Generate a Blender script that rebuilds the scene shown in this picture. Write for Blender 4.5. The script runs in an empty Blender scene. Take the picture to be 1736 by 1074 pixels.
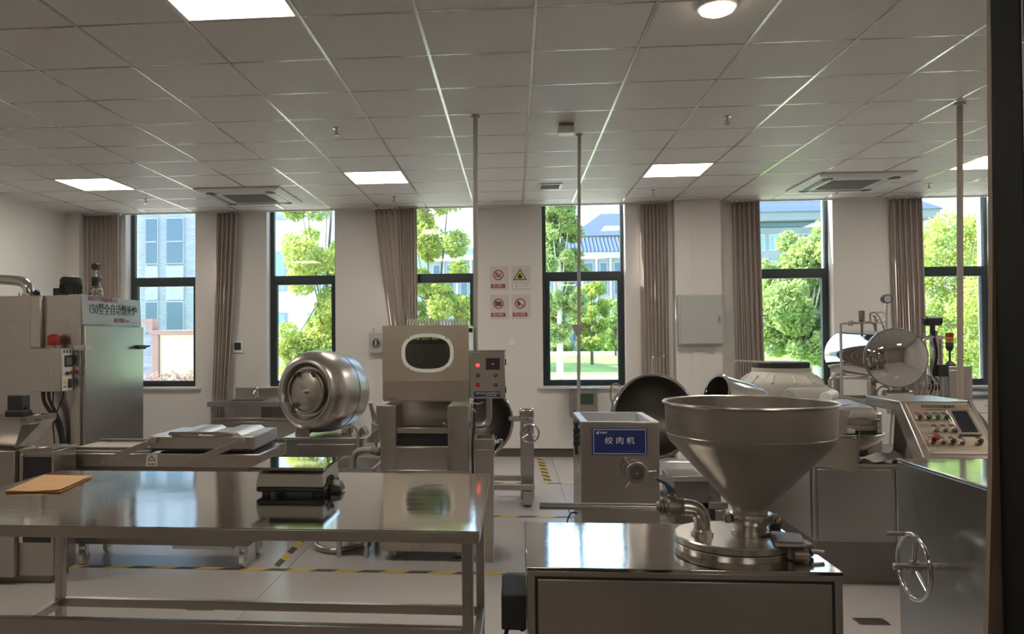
import bpy, bmesh, math, random
from mathutils import Vector, Matrix
import numpy as np
R = math.radians
PI = math.pi
rnd = random.Random(7)
sc = bpy.context.scene
col = sc.collection

# ------------------------------------------------------------ camera
ZC = 1.45
cd = bpy.data.cameras.new('camera'); cam = bpy.data.objects.new('camera', cd); col.objects.link(cam)
cd.sensor_width = 36; cd.lens = 36 * 1302.27 / 1736; cd.shift_x = .0606; cd.shift_y = .00686; cd.clip_start = .05; cd.clip_end = 1500
rx = Vector((.99653799, .0828436, -.00699853)); dn = Vector((-.00863819, .01945037, -.99977351)); fw = Vector((-.08268872, .99637273, .02009865))
m = Matrix.Identity(4)
for i in range(3):
    m[i][0] = rx[i]; m[i][1] = -dn[i]; m[i][2] = -fw[i]
m[2][3] = ZC
cam.matrix_world = m
sc.camera = cam

# ------------------------------------------------------------ light and exposure
sc.view_settings.view_transform = 'Standard'; sc.view_settings.look = 'None'
sc.view_settings.gamma = 1; sc.view_settings.use_curve_mapping = False
sc.view_settings.exposure = 1.48
w = bpy.data.worlds.new('sky'); sc.world = w; w.use_nodes = True
nt = w.node_tree; nt.nodes.clear()
wo = nt.nodes.new('ShaderNodeOutputWorld'); bg = nt.nodes.new('ShaderNodeBackground')
sk = nt.nodes.new('ShaderNodeTexSky'); sk.sky_type = 'NISHITA'; sk.sun_disc = False
sk.sun_elevation = R(48); sk.sun_rotation = R(-70); sk.air_density = 1.0; sk.dust_density = 2.2; sk.ozone_density = 1.2
bg.inputs['Strength'].default_value = .36
nt.links.new(sk.outputs[0], bg.inputs[0]); nt.links.new(bg.outputs[0], wo.inputs[0])
sl = bpy.data.lights.new('sun', 'SUN'); sl.energy = 6.5; sl.angle = R(.6); sl.color = (1, .95, .86)
so = bpy.data.objects.new('sun', sl); col.objects.link(so); so.location = (-20, 20, 30)
so.rotation_euler = Vector((.80, -.10, -.85)).to_track_quat('-Z', 'Y').to_euler()
sc.cycles.max_bounces = 9; sc.cycles.diffuse_bounces = 5; sc.cycles.glossy_bounces = 4; sc.cycles.transparent_max_bounces = 12
sc.cycles.caustics_reflective = False; sc.cycles.caustics_refractive = False
sc.cycles.sample_clamp_indirect = 4

# ------------------------------------------------------------ materials
def mat(name, c, rough=.5, metal=0, emit=None, es=1, spec=None, bump=None, var=None, coat=0, coords='Object'):
    """bump = (scale xyz, strength, distance); var = (scale xyz, amount) lightness variation"""
    M = bpy.data.materials.new(name); M.use_nodes = True
    n = M.node_tree.nodes; l = M.node_tree.links; b = n['Principled BSDF']
    b.inputs['Base Color'].default_value = (*c, 1); b.inputs['Roughness'].default_value = rough; b.inputs['Metallic'].default_value = metal
    if spec is not None: b.inputs['Specular IOR Level'].default_value = spec
    if coat: b.inputs['Coat Weight'].default_value = coat
    if emit: b.inputs['Emission Color'].default_value = (*emit, 1); b.inputs['Emission Strength'].default_value = es
    def noise(scale, detail=3):
        tc = n.new('ShaderNodeTexCoord'); mp = n.new('ShaderNodeMapping'); mp.inputs['Scale'].default_value = scale
        nz = n.new('ShaderNodeTexNoise'); nz.inputs['Scale'].default_value = 1; nz.inputs['Detail'].default_value = detail
        l.new(tc.outputs[coords], mp.inputs[0]); l.new(mp.outputs[0], nz.inputs['Vector']); return nz.outputs['Fac']
    if bump:
        f = noise(bump[0]); bp = n.new('ShaderNodeBump'); bp.inputs['Strength'].default_value = bump[1]; bp.inputs['Distance'].default_value = bump[2]
        l.new(f, bp.inputs['Height']); l.new(bp.outputs[0], b.inputs['Normal'])
    if var:
        f = noise(var[0], 5); mr = n.new('ShaderNodeMapRange'); mr.inputs[1].default_value = .3; mr.inputs[2].default_value = .7
        mr.inputs[3].default_value = 1 - var[1]; mr.inputs[4].default_value = 1 + var[1]; l.new(f, mr.inputs[0])
        mx = n.new('ShaderNodeVectorMath'); mx.operation = 'SCALE'; mx.inputs[0].default_value = c; l.new(mr.outputs[0], mx.inputs['Scale'])
        l.new(mx.outputs[0], b.inputs['Base Color'])
        if metal > .5:
            m2 = n.new('ShaderNodeMapRange'); m2.inputs[1].default_value = .3; m2.inputs[2].default_value = .7
            m2.inputs[3].default_value = rough * .8; m2.inputs[4].default_value = rough * 1.25; l.new(f, m2.inputs[0]); l.new(m2.outputs[0], b.inputs['Roughness'])
    return M
def glassmat(name, tint=(.93, .97, .96), rough=.0, ior=1.45, k=1.0):
    M = bpy.data.materials.new(name); M.use_nodes = True
    n = M.node_tree.nodes; l = M.node_tree.links; n.clear()
    o = n.new('ShaderNodeOutputMaterial'); t = n.new('ShaderNodeBsdfTransparent'); g = n.new('ShaderNodeBsdfGlossy'); mx = n.new('ShaderNodeMixShader'); fr = n.new('ShaderNodeFresnel')
    t.inputs[0].default_value = (*tint, 1); g.inputs['Roughness'].default_value = rough; fr.inputs[0].default_value = ior
    mu = n.new('ShaderNodeMath'); mu.operation = 'MULTIPLY'; mu.inputs[1].default_value = k
    l.new(fr.outputs[0], mu.inputs[0]); l.new(mu.outputs[0], mx.inputs[0]); l.new(t.outputs[0], mx.inputs[1]); l.new(g.outputs[0], mx.inputs[2]); l.new(mx.outputs[0], o.inputs[0])
    return M
def leafmat(name, c, c2):
    M = bpy.data.materials.new(name); M.use_nodes = True
    n = M.node_tree.nodes; l = M.node_tree.links; n.clear()
    o = n.new('ShaderNodeOutputMaterial'); d = n.new('ShaderNodeBsdfDiffuse'); t = n.new('ShaderNodeBsdfTranslucent'); mx = n.new('ShaderNodeMixShader'); mx.inputs[0].default_value = .45
    tc = n.new('ShaderNodeTexCoord'); nz = n.new('ShaderNodeTexNoise'); nz.inputs['Scale'].default_value = 1.6
    mc = n.new('ShaderNodeMix'); mc.data_type = 'RGBA'; mc.inputs[6].default_value = (*c, 1); mc.inputs[7].default_value = (*c2, 1)
    mr = n.new('ShaderNodeMapRange'); mr.inputs[1].default_value = .35; mr.inputs[2].default_value = .65
    l.new(tc.outputs['Object'], nz.inputs['Vector']); l.new(nz.outputs['Fac'], mr.inputs[0]); l.new(mr.outputs[0], mc.inputs[0])
    l.new(mc.outputs[2], d.inputs[0]); l.new(mc.outputs[2], t.inputs[0]); l.new(d.outputs[0], mx.inputs[1]); l.new(t.outputs[0], mx.inputs[2]); l.new(mx.outputs[0], o.inputs[0])
    return M
SB = (.50, .46, .43)
M = dict(
 crossbar=mat('ceiling_cross_bar', (.36, .34, .32), .25, .5),  # darker than the long bars: shade of the recessed gaps in the colour
 wall=mat('wall_paint', (.74, .71, .69), .75, bump=((60, 60, 60), .05, .002)),
 tile=mat('ceiling_tile_metal', (.74, .705, .68), .55, spec=.3),
 bar=mat('ceiling_bar', (.62, .60, .57), .22, .5),
 floor=mat('epoxy_floor', (.52, .485, .475), .24, var=((.6, .6, 1), .05), bump=((4, 4, 4), .02, .01)),
 joint=mat('floor_joint', (.12, .11, .1), .8),
 corr=mat('corridor_wall', (.34, .29, .25), .8), corrf=mat('corridor_floor', (.18, .165, .15), .5),
 blackframe=mat('black_frame', (.004, .006, .005), .6, spec=.12),
 beige=mat('beige_strip', (.52, .41, .31), .6),
 skirt=mat('dark_skirting', (.085, .075, .07), .5),
 wframe=mat('window_frame_green', (.018, .036, .040), .35),
 sillm=mat('sill_stone', (.6, .58, .55), .4),
 glass=glassmat('window_glass', k=.6),
 partglass=glassmat('partition_glass', (.96, .97, .97), 0, 1.3),
 coverglass=glassmat('cover_glass', (.6, .6, .58), .02, 1.4),
 curtain=mat('curtain_cloth', (.42, .355, .325), .9, bump=((300, 300, 40), .15, .001)),
 steel=mat('brushed_steel_horizontal', SB, .30, 1, bump=((3, 3, 260), .05, .001), var=((.9, .9, 2.2), .07)),
 steelv=mat('brushed_steel_vertical', SB, .28, 1, bump=((240, 240, 2), .06, .001), var=((2.5, 2.5, .5), .07)),
 steels=mat('satin_steel', (.575, .54, .515), .27, 1, bump=((20, 20, 20), .02, .002)),
 funnelm=mat('funnel_steel', (.36, .325, .30), .45, 1, bump=((240, 240, 2), .05, .001), var=((3, 3, .6), .10)),
 doorm=mat('door_steel', (.46, .455, .44), .27, 1, bump=((3, 3, 2), .04, .01)), platem=mat('plate_steel', (.40, .39, .385), .38, 1),
 drumm=mat('drum_steel', (.54, .50, .47), .30, 1, bump=((3, 3, 60), .03, .002)),
 cabm=mat('dull_cabinet_steel', (.42, .43, .42), .24, 1, var=((1, 1, 1), .06)),
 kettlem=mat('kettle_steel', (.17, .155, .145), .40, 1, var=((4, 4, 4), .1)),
 warmsheen=mat('warm_sheen_steel', (.68, .60, .53), .33, 1, bump=((240, 240, 2), .06, .001), var=((2.5, 2.5, .5), .08)),  # warm sheen of the hood front put into the base colour
 steeld=mat('dark_steel', (.26, .24, .225), .42, 1, var=((3, 3, 3), .1)),
 table=mat('tabletop_steel', (.60, .58, .545), .085, 1, bump=((2.6, 3.2, 1), .10, .010), var=((2, 30, 2), .04)),
 lidm=mat('pale_sheen_steel', (.66, .66, .68), .42, 1, bump=((8, 8, 8), .05, .003)),  # pale bluish steel, window sheen on the packer lid put into the colour
 polish=mat('polished_steel', (.70, .69, .67), .10, 1, bump=((4, 4, 4), .04, .004)),
 mirror=mat('mirror_steel', (.58, .56, .55), .025, 1),
 castiron=mat('cast_steel', (.27, .24, .22), .5, 1, bump=((60, 60, 60), .3, .002)),
 black=mat('black_plastic', (.018, .018, .02), .4), rubber=mat('black_rubber', (.012, .012, .012), .7),
 blackm=mat('motor_black', (.02, .024, .028), .45), dark=mat('painted_inside_shade', (.01, .01, .01), .6),  # the near-black inside colour stands for shade in gaps and recesses
 white=mat('white_plastic', (.84, .84, .82), .4), tank=mat('tank_plastic', (.62, .60, .54), .45),
 cream=mat('scale_body', (.52, .49, .42), .45), greybox=mat('painted_grey_box', (.46, .47, .46), .45),
 cloth=mat('white_cloth', (.6, .57, .53), .95), kraft=mat('kraft_paper', (.62, .36, .17), .8, var=((9, 9, 9), .06)),
 redbtn=mat('dull_red_button', (.22, .02, .02), .4), grnbtn=mat('green_button', (.01, .16, .05), .4), red=mat('red_plastic', (.42, .015, .02), .35), redlit=mat('red_lit', (.8, .02, .02), .4, emit=(1, .04, .05), es=1.1),
 green=mat('green_plastic', (.02, .30, .07), .35), orange=mat('orange_lens', (.75, .16, .02), .3), darkgreen=mat('dark_green', (.03, .07, .035), .35),
 yellow=mat('yellow_tape', (.62, .42, .07), .55), tapeblack=mat('black_tape', (.05, .045, .04), .5), ylabel=mat('yellow_label', (.7, .58, .04), .5),
 blue=mat('blue_plate', (.012, .028, .16), .3), navy=mat('navy_plate', (.02, .03, .08), .3), bluelever=mat('blue_lever', (.03, .07, .13), .5),
 paper=mat('sign_paper', (.62, .58, .57), .5), signred=mat('sign_red', (.32, .03, .06), .5), signyel=mat('sign_yellow', (.72, .66, .12), .5),
 ink=mat('ink_black', (.03, .025, .03), .6), inkred=mat('ink_red', (.42, .04, .07), .6), inkwhite=mat('ink_white', (.8, .8, .8), .6),
 screen=mat('dark_screen', (.02, .022, .03), .12), copper=mat('panel_plate', (.62, .52, .44), .33, 1, var=((2, 30, 30), .05)),
 pvc=mat('pvc_pipe', (.55, .52, .48), .4), pinkpvc=mat('pole_paint', (.50, .44, .40), .4),
 lamp=mat('light_panel', (.9, .9, .85), .5, emit=(1, .90, .76), es=9.5), lampw=mat('round_lamp', (.9, .9, .85), .5, emit=(1, .84, .62), es=6.0),
 acw=mat('ac_plastic', (.62, .62, .60), .45), acg=mat('ac_grille', (.25, .25, .25), .6),
 brass=mat('brass', (.45, .32, .15), .35, 1), hose=mat('grey_hose', (.38, .35, .32), .4), sealpad=mat('seal_pad', (.55, .48, .40), .5),
 tealgrey=mat('teal_paint', (.12, .15, .14), .35),
 grass=mat('lawn', (.15, .27, .055), .9, var=((.5, .12, 1), .25)), path=mat('paving', (.62, .60, .56), .9), earth=mat('earth', (.25, .24, .17), .9),
 bark=mat('bark', (.16, .13, .10), .9), barkw=mat('whitewashed_trunk', (.6, .57, .52), .9),
 leafy=leafmat('leaf_yellow_green', (.52, .58, .17), (.34, .46, .15)), leafg=leafmat('leaf_green', (.28, .40, .17), (.44, .52, .20)), leafd=leafmat('leaf_deep', (.22, .33, .16), (.3, .40, .18)),
 flower=leafmat('flower_pink', (.45, .25, .28), (.3, .3, .15)),
 facade=mat('pale_facade', (.33, .35, .42), .8, var=((.3, .3, .3), .06)), facadew=mat('white_facade', (.60, .61, .62), .8),
 roof=mat('blue_roof', (.085, .12, .19), .6, spec=.2), roofline=mat('roof_rib', (.14, .19, .28), .6, spec=.2), bwin=mat('far_glass', (.10, .17, .24), .15), bwinl=mat('far_blue_glass', (.25, .42, .62), .15),
 stone=mat('grey_stone', (.34, .38, .45), .85, bump=((3, 3, 30), .8, .03), var=((2, 2, 24), .22)), lattice=mat('lattice_panel', (.42, .48, .55), .6),
 pinkstone=mat('pink_stone', (.42, .28, .24), .8), creamwall=mat('cream_render', (.72, .70, .52), .85),
)

# ------------------------------------------------------------ helpers
def tag(o, label=None, cat=None, group=None, kind=None):
    if label: o['label'] = label
    if cat: o['category'] = cat
    if group: o['group'] = group
    if kind: o['kind'] = kind
    return o
def wl(o):
    v = Vector((0, 0, 0))
    while o is not None:
        v += o.location; o = o.parent
    return v
def thing(name, label, cat, loc=(0, 0, 0), group=None, kind=None):
    o = bpy.data.objects.new(name, None); o.empty_display_size = .1; col.objects.link(o); o.location = loc
    return tag(o, label, cat, group, kind)
class B:
    """gathers shapes given in world metres into one mesh object"""
    def __init__(s): s.bm = bmesh.new()
    def _f(s, vs):
        try: return s.bm.faces.new(vs)
        except ValueError: return None
    def box(s, x0, x1, y0, y1, z0, z1):
        v = [s.bm.verts.new(p) for p in ((x0,y0,z0),(x1,y0,z0),(x1,y1,z0),(x0,y1,z0),(x0,y0,z1),(x1,y0,z1),(x1,y1,z1),(x0,y1,z1))]
        for f in ((3,2,1,0),(4,5,6,7),(0,1,5,4),(1,2,6,5),(2,3,7,6),(3,0,4,7)): s._f([v[i] for i in f])
        return s
    def prism(s, pts, vec):
        """polygon pts (world) extruded by vec"""
        vec = Vector(vec); a = [s.bm.verts.new(p) for p in pts]; b = [s.bm.verts.new(Vector(p) + vec) for p in pts]
        n = len(pts); s._f(a[::-1]); s._f(b)
        for i in range(n): s._f([a[i], a[(i+1) % n], b[(i+1) % n], b[i]])
        return s
    def hexa(s, lo, hi):
        a = [s.bm.verts.new(p) for p in lo]; b = [s.bm.verts.new(p) for p in hi]; n = len(lo)
        s._f(a[::-1]); s._f(b)
        for i in range(n): s._f([a[i], a[(i+1) % n], b[(i+1) % n], b[i]])
        return s
    def rings(s, rings, cap0=True, cap1=True, closed=False):
        vr = [[s.bm.verts.new(p) for p in r] for r in rings]; n = len(vr[0])
        k = len(vr) if closed else len(vr) - 1
        for j in range(k):
            a, b = vr[j], vr[(j+1) % len(vr)]
            for i in range(n): s._f([a[i], a[(i+1) % n], b[(i+1) % n], b[i]])
        if not closed:
            if cap0: s._f(vr[0][::-1])
            if cap1: s._f(vr[-1])
        return s
    def cyl(s, p0, p1, r, r2=None, seg=24):
        return s.lathe(p0, Vector(p1) - Vector(p0), [(0, r), (1, r if r2 is None else r2)], seg, rel=True)
    def lathe(s, o, axis, prof, seg=32, rel=False, cap=True):
        """prof = [(distance along axis, radius)]"""
        o = Vector(o); ax = Vector(axis); L = ax.length; ax = ax.normalized(); q = ax.to_track_quat('Z', 'Y'); u = q @ Vector((1,0,0)); v = q @ Vector((0,1,0))
        rs = []
        for d, r in prof:
            c = o + ax * (d * L if rel else d); r = max(r, 1e-5)
            rs.append([c + (u * math.cos(2*PI*i/seg) + v * math.sin(2*PI*i/seg)) * r for i in range(seg)])
        return s.rings(rs, cap, cap)
    def torus(s, c, axis, R_, r, seg=40, sg=10):
        q = Vector(axis).to_track_quat('Z', 'Y'); c = Vector(c); rs = []
        for i in range(seg):
            a = 2*PI*i/seg; d = q @ Vector((math.cos(a), math.sin(a), 0)); zz = q @ Vector((0,0,1))
            rs.append([c + d * (R_ + r * math.cos(2*PI*j/sg)) + zz * r * math.sin(2*PI*j/sg) for j in range(sg)])
        return s.rings(rs, closed=True)
    def tube(s, pts, r, seg=10, smooth=0):
        pts = [Vector(p) for p in pts]
        for _ in range(smooth):
            q = [pts[0]]
            for a, b in zip(pts, pts[1:]): q += [a.lerp(b, .25), a.lerp(b, .75)]
            q.append(pts[-1]); pts = q
            if isinstance(r, (list, tuple)):
                k = [r[0]]
                for a, b in zip(r, r[1:]): k += [a*.75+b*.25, a*.25+b*.75]
                r = k + [r[-1]]
        rs = []; ref = None
        for i, p in enumerate(pts):
            t = ((pts[min(i+1, len(pts)-1)] - pts[max(i-1, 0)])).normalized()
            if ref is None:
                ref = t.orthogonal().normalized()
            ref = (ref - t * ref.dot(t)); ref = ref.normalized() if ref.length > 1e-6 else t.orthogonal().normalized()
            v = t.cross(ref); rr = r[i] if isinstance(r, (list, tuple)) else r
            rs.append([p + (ref * math.cos(2*PI*j/seg) + v * math.sin(2*PI*j/seg)) * rr for j in range(seg)])
        return s.rings(rs)
    def ball(s, c, r, sx=1, sy=1, sz=1, seg=16):
        bmesh.ops.create_uvsphere(s.bm, u_segments=seg, v_segments=max(6, seg//2), radius=r, matrix=Matrix.Translation(c) @ Matrix.Diagonal((sx, sy, sz, 1))); return s
    def build(s, name, mt, parent=None, bevel=0, smooth=True, kind=None, label=None, seg=2):
        bmesh.ops.recalc_face_normals(s.bm, faces=s.bm.faces)
        me = bpy.data.meshes.new(name); s.bm.to_mesh(me); s.bm.free()
        me.materials.append(M[mt] if isinstance(mt, str) else mt)
        n = len(me.vertices); co = np.empty(n*3); me.vertices.foreach_get('co', co); co = co.reshape(-1, 3)
        lo, hi = co.min(0), co.max(0); c = (lo + hi) / 2
        if parent is None: c[2] = lo[2]
        me.vertices.foreach_set('co', (co - c).ravel())
        o = bpy.data.objects.new(name, me); col.objects.link(o)
        if parent is not None: o.parent = parent
        o.location = Vector(c) - (wl(parent) if parent is not None else Vector((0,0,0)))
        if smooth: shade(me)
        if bevel:
            md = o.modifiers.new('bevel', 'BEVEL'); md.width = bevel; md.segments = seg; md.limit_method = 'ANGLE'; md.angle_limit = R(40)
        if kind: o['kind'] = kind
        if label: o['label'] = label
        return o
def shade(me, ang=35):
    for p in me.polygons: p.use_smooth = True
    bm = bmesh.new(); bm.from_mesh(me)
    for e in bm.edges:
        e.smooth = not (len(e.link_faces) == 2 and e.calc_face_angle(0) > R(ang))
    bm.to_mesh(me); bm.free()
def bx(name, mt, x0, x1, y0, y1, z0, z1, parent=None, bevel=0, **k): return B().box(x0, x1, y0, y1, z0, z1).build(name, mt, parent, bevel, **k)
def text(name, s_, size, loc, mt, parent, face='front', sx=1, width=None, depth=.0006, align='CENTER'):
    cu = bpy.data.curves.new('t', 'FONT'); cu.body = s_; cu.size = size; cu.align_x = align; cu.align_y = 'CENTER'; cu.extrude = depth
    to = bpy.data.objects.new('t', cu); col.objects.link(to)
    dg = bpy.context.evaluated_depsgraph_get(); me = bpy.data.meshes.new_from_object(to.evaluated_get(dg)); bpy.data.objects.remove(to)
    me.materials.clear(); me.materials.append(M[mt]); me.name = name
    co = np.empty(len(me.vertices)*3); me.vertices.foreach_get('co', co); co = co.reshape(-1, 3)
    if len(co) == 0: print('EMPTY TEXT', s_); return None
    if width: sx = width / max(1e-6, co[:, 0].max() - co[:, 0].min())
    co[:, 0] *= sx
    X, Y, Z = co.T
    if face == 'front': q = np.stack([X, -Z, Y], 1)
    elif face == 'right': q = np.stack([Z, X, Y], 1)
    elif isinstance(face, Matrix): q = np.array([face @ Vector(c) for c in co])
    me.vertices.foreach_set('co', q.ravel()); me.update()
    o = bpy.data.objects.new(name, me); col.objects.link(o)
    o.parent = parent; o.location = Vector(loc) - (wl(parent) if parent is not None else Vector((0,0,0)))
    return o
def oval(cx, cz, y, a, b, n=40, p=2.6):
    r = []
    for i in range(n):
        t = 2*PI*i/n; c, s_ = math.cos(t), math.sin(t)
        r.append((cx + a * math.copysign(abs(c)**(2/p), c), y, cz + b * math.copysign(abs(s_)**(2/p), s_)))
    return r

# ============================================================ THE ROOM
XL, XR, YN, YW, HC = -5.73, 6.30, 1.0, 9.55, 3.107
S = 'structure'
# floor: large slabs with recessed joints
fl = thing('floor', None, None, (0, 5, -.06), kind=S)
bx('screed', 'joint', XL, XR, -1.6, YW + .45, -.08, -.008, fl)
xs = [XL, -3.35, -1.45, .45, 2.35, 4.25, XR]; ys = [-1.6, YN, 3.4, 6.30, 7.79, YW + .02]
for i in range(len(xs)-1):
    for j in range(len(ys)-1):
        bx('floor_slab', 'floor' if j else 'corrf', xs[i]+.0015, xs[i+1]-.0015, ys[j]+.0015, ys[j+1]-.0015, -.01, 0, fl)
WIN = [(-5.003, -4.07), (-3.131, -2.245), (-1.40, -.465), (.358, 1.370), (2.86, 3.825), (4.70, 5.665)]
ZS, ZT = .862, 3.02
wb = B(); wb.box(XL-.2, XR+.2, YW, YW+.34, -.06, ZS)
e = [XL-.2] + [v for p in WIN for v in p] + [XR+.2]
for i in range(0, len(e), 2): wb.box(e[i], e[i+1], YW, YW+.34, ZS, HC+.25)
wb.build('wall_back', 'wall', kind=S, smooth=False)
bx('wall_left', 'wall', XL-.2, XL, YN-.1, YW, -.06, HC+.25, kind=S)
bx('wall_right', 'wall', XR, XR+.2, YN-.1, YW, -.06, HC+.25, kind=S)
bx('trim_1', 'wall', 1.935, 2.476, YW-.16, YW, 0, HC, kind=S)
bx('trim_2', 'wall', XL, -5.537, YW-.16, YW, 0, HC, kind=S)
bx('baseboard_back', 'skirt', XL, XR, YW-.012, YW, 0, .10, kind=S)
bx('baseboard_left', 'skirt', XL, XL+.012, YN, YW-.02, 0, .10, kind=S)
bx('trim_3', 'wall', -.14, 1.30, YW-.03, YW-.0005, .105, .215, kind=S, bevel=.004)
bx('trim_4', 'wall', 2.13, 2.24, YW-.172, YW-.16, 1.98, HC, kind=S)
bx('trim_5', 'wall', 2.13, 2.24, YW-.172, YW-.16, .20, 1.36, kind=S)
# windows
for k, (x0, x1) in enumerate(WIN):
    wt = thing('window_%d' % (k+1), None, None, ((x0+x1)/2, YW+.17, ZS), kind=S)
    y0, y1 = YW+.14, YW+.205
    f = B(); f.box(x0, x0+.052, y0, y1, ZS, HC+.2).box(x1-.038, x1, y0, y1, ZS, HC+.2).box(x0+.052, x1-.038, y0, y1, 2.18, 2.285).box(x0+.052, x1-.038, y0, y1, ZS, ZS+.03).box(x0+.052, x1-.038, y0, y1, HC+.12, HC+.2)
    f.build('window_frame', 'wframe', wt, .003)
    s_ = B(); a0, a1, b0, b1 = x0+.053, x1-.039, ZS+.031, 2.179
    s_.box(a0, a0+.042, y0-.012, y1-.01, b0, b1).box(a1-.042, a1, y0-.012, y1-.01, b0, b1).box(a0+.042, a1-.042, y0-.012, y1-.01, b0, b0+.045).box(a0+.042, a1-.042, y0-.012, y1-.01, b1-.012, b1)
    sh = s_.build('window_sash', 'wframe', wt, .003)
    bx('pane', 'glass', a0+.042, a1-.042, y0+.025, y0+.029, b0+.045, b1-.012, wt)
    bx('pane', 'glass', x0+.052, x1-.038, y0+.025, y0+.029, 2.285, HC+.12, wt)
    bx('window_sill', 'sillm', x0-.07, x1+.07, YW-.045, YW+.14, ZS-.03, ZS-.001, wt, .004)
    h = B().box(a0+.012, a0+.03, y0-.028, y0-.012, 1.43, 1.50).cyl((a0+.021, y0-.03, 1.44), (a0+.021, y0-.055, 1.44), .007, seg=10).box(a0+.012, a0+.03, y0-.06, y0-.05, 1.34, 1.45)
    h.build('window_handle', 'black', wt, .002)
# ceiling: tiles, bars
ce = thing('ceiling', None, None, (0, 5, HC), kind=S)
CX = [-.477 + .6*i for i in range(-8, 12)]; cxs = [XL] + [x for x in CX if x < XR-.05] + [XR]
CY = [3.83 + .6*j for j in range(-2, 10)]; cys = CY + [YW]
LIGHTS = [(-4.377, 7.73), (-1.377, 7.73), (1.623, 7.73), (4.623, 7.73), (-4.377, 3.53), (-1.377, 3.53), (1.623, 3.53), (4.623, 3.53)]
def is_light(x, y): return any(abs(x-a) < .3 and abs(y-b) < .3 for a, b in LIGHTS)
me_t = None
for i in range(len(cxs)-1):
    for j in range(len(cys)-1):
        xm, ym = (cxs[i]+cxs[i+1])/2, (cys[j]+cys[j+1])/2
        if is_light(xm, ym): continue
        full = abs(cxs[i+1]-cxs[i]-.6) < .001 and abs(cys[j+1]-cys[j]-.6) < .001
        if full and me_t is not None:
            o = bpy.data.objects.new('ceiling_tile', me_t); col.objects.link(o); o.parent = ce; o.location = (xm, ym-5, .009)
        else:
            g = .0075; x0, x1, y0, y1 = cxs[i]+g, cxs[i+1]-g, cys[j]+g, cys[j+1]-g; b = .004
            o = B().rings([[(x0+b,y0+b,HC),(x1-b,y0+b,HC),(x1-b,y1-b,HC),(x0+b,y1-b,HC)], [(x0,y0,HC+b),(x1,y0,HC+b),(x1,y1,HC+b),(x0,y1,HC+b)], [(x0,y0,HC+.018),(x1,y0,HC+.018),(x1,y1,HC+.018),(x0,y1,HC+.018)]]).build('ceiling_tile', 'tile', ce, smooth=False)
            if full: me_t = o.data
bx('ceiling_slab', 'tile', XL, XR, YN-.1, 2.63, HC, HC+.018, ce)
bx('ceiling_backing', 'joint', XL, XR, YN-.1, YW, HC+.07, HC+.2, ce)
for x in cxs[1:-1]: bx('ceiling_bar', 'bar', x-.009, x+.009, 2.63, YW, HC-.0015, HC+.006, ce)
for y in cys[1:-1]:
    for i in range(0, 1): bx('ceiling_bar', 'crossbar', XL, XR, y-.007, y+.007, HC+.0005, HC+.0065, ce)
bx('trim_6', 'white', XL+.012, XR-.012, YW-.02, YW, HC-.018, HC-.001, kind=S)
bx('trim_7', 'white', XL, XL+.02, 2.6, YW-.17, HC-.018, HC-.001, kind=S)
# near partition and corridor
pt = B(); pt.box(XL, -1.75, YN-.1, YN, 0, HC).box(1.55, XR, YN-.1, YN, 0, HC).box(-1.75, 1.55, YN-.1, YN, 2.75, HC).box(-1.75, .60, YN-.1, YN, 0, .28)
pt.build('wall_front', 'corr', kind=S, smooth=False)
wn = thing('window_7', None, None, (-.6, .95, .28), kind=S)
B().box(-1.75, -1.69, .92, .99, .28, 2.75).box(-1.69, .603, .92, .99, .28, .34).box(-1.69, .603, .92, .99, 2.69, 2.75).build('window_frame', 'blackframe', wn, .002)
bx('pane', 'partglass', -1.69, .603, .953, .957, .34, 2.69, wn)
dr = thing('door_1', None, None, (1.1, 1.0, 0), kind=S)
B().box(.6045, .68, .96, 1.02, .0, 2.75).box(1.48, 1.55, .96, 1.02, 0, 2.75).build('door_frame', 'blackframe', dr, .003)
B().box(.682, .74, .97, 1.0, .01, 2.68).box(1.42, 1.478, .97, 1.0, .01, 2.68).box(.74, 1.42, .97, 1.0, .01, .14).box(.74, 1.42, .97, 1.0, 2.60, 2.68).build('door_leaf', 'blackframe', dr, .003)
bx('pane', 'partglass', .741, 1.419, .982, .988, .141, 2.599, dr)
B().cyl((.715, .969, 1.02), (.715, .925, 1.02), .010, seg=12).box(.725, .84, .915, .928, 1.008, 1.032).build('door_handle', 'steels', dr, .002)
B().rings([[(a, 1.021, z), (.6085, 1.021, z), (.6085, 1.030, z), (a, 1.030, z)] for z, a in ((.2, .548), (1.074, .588), (1.277, .597), (1.577, .6035), (1.9, .6078))]).build('trim_8', 'beige', kind=S)
B().box(-2.6, 3.4, -1.7, -1.6, 0, 2.85).box(-2.7, -2.6, -1.7, .9, 0, 2.85).box(3.4, 3.5, -1.7, .9, 0, 2.85).build('wall_corridor', 'corr', kind=S, smooth=False)
bx('ceiling_corridor', 'corr', -2.7, 3.5, -1.7, .9, 2.85, 2.93, kind=S)

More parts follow.
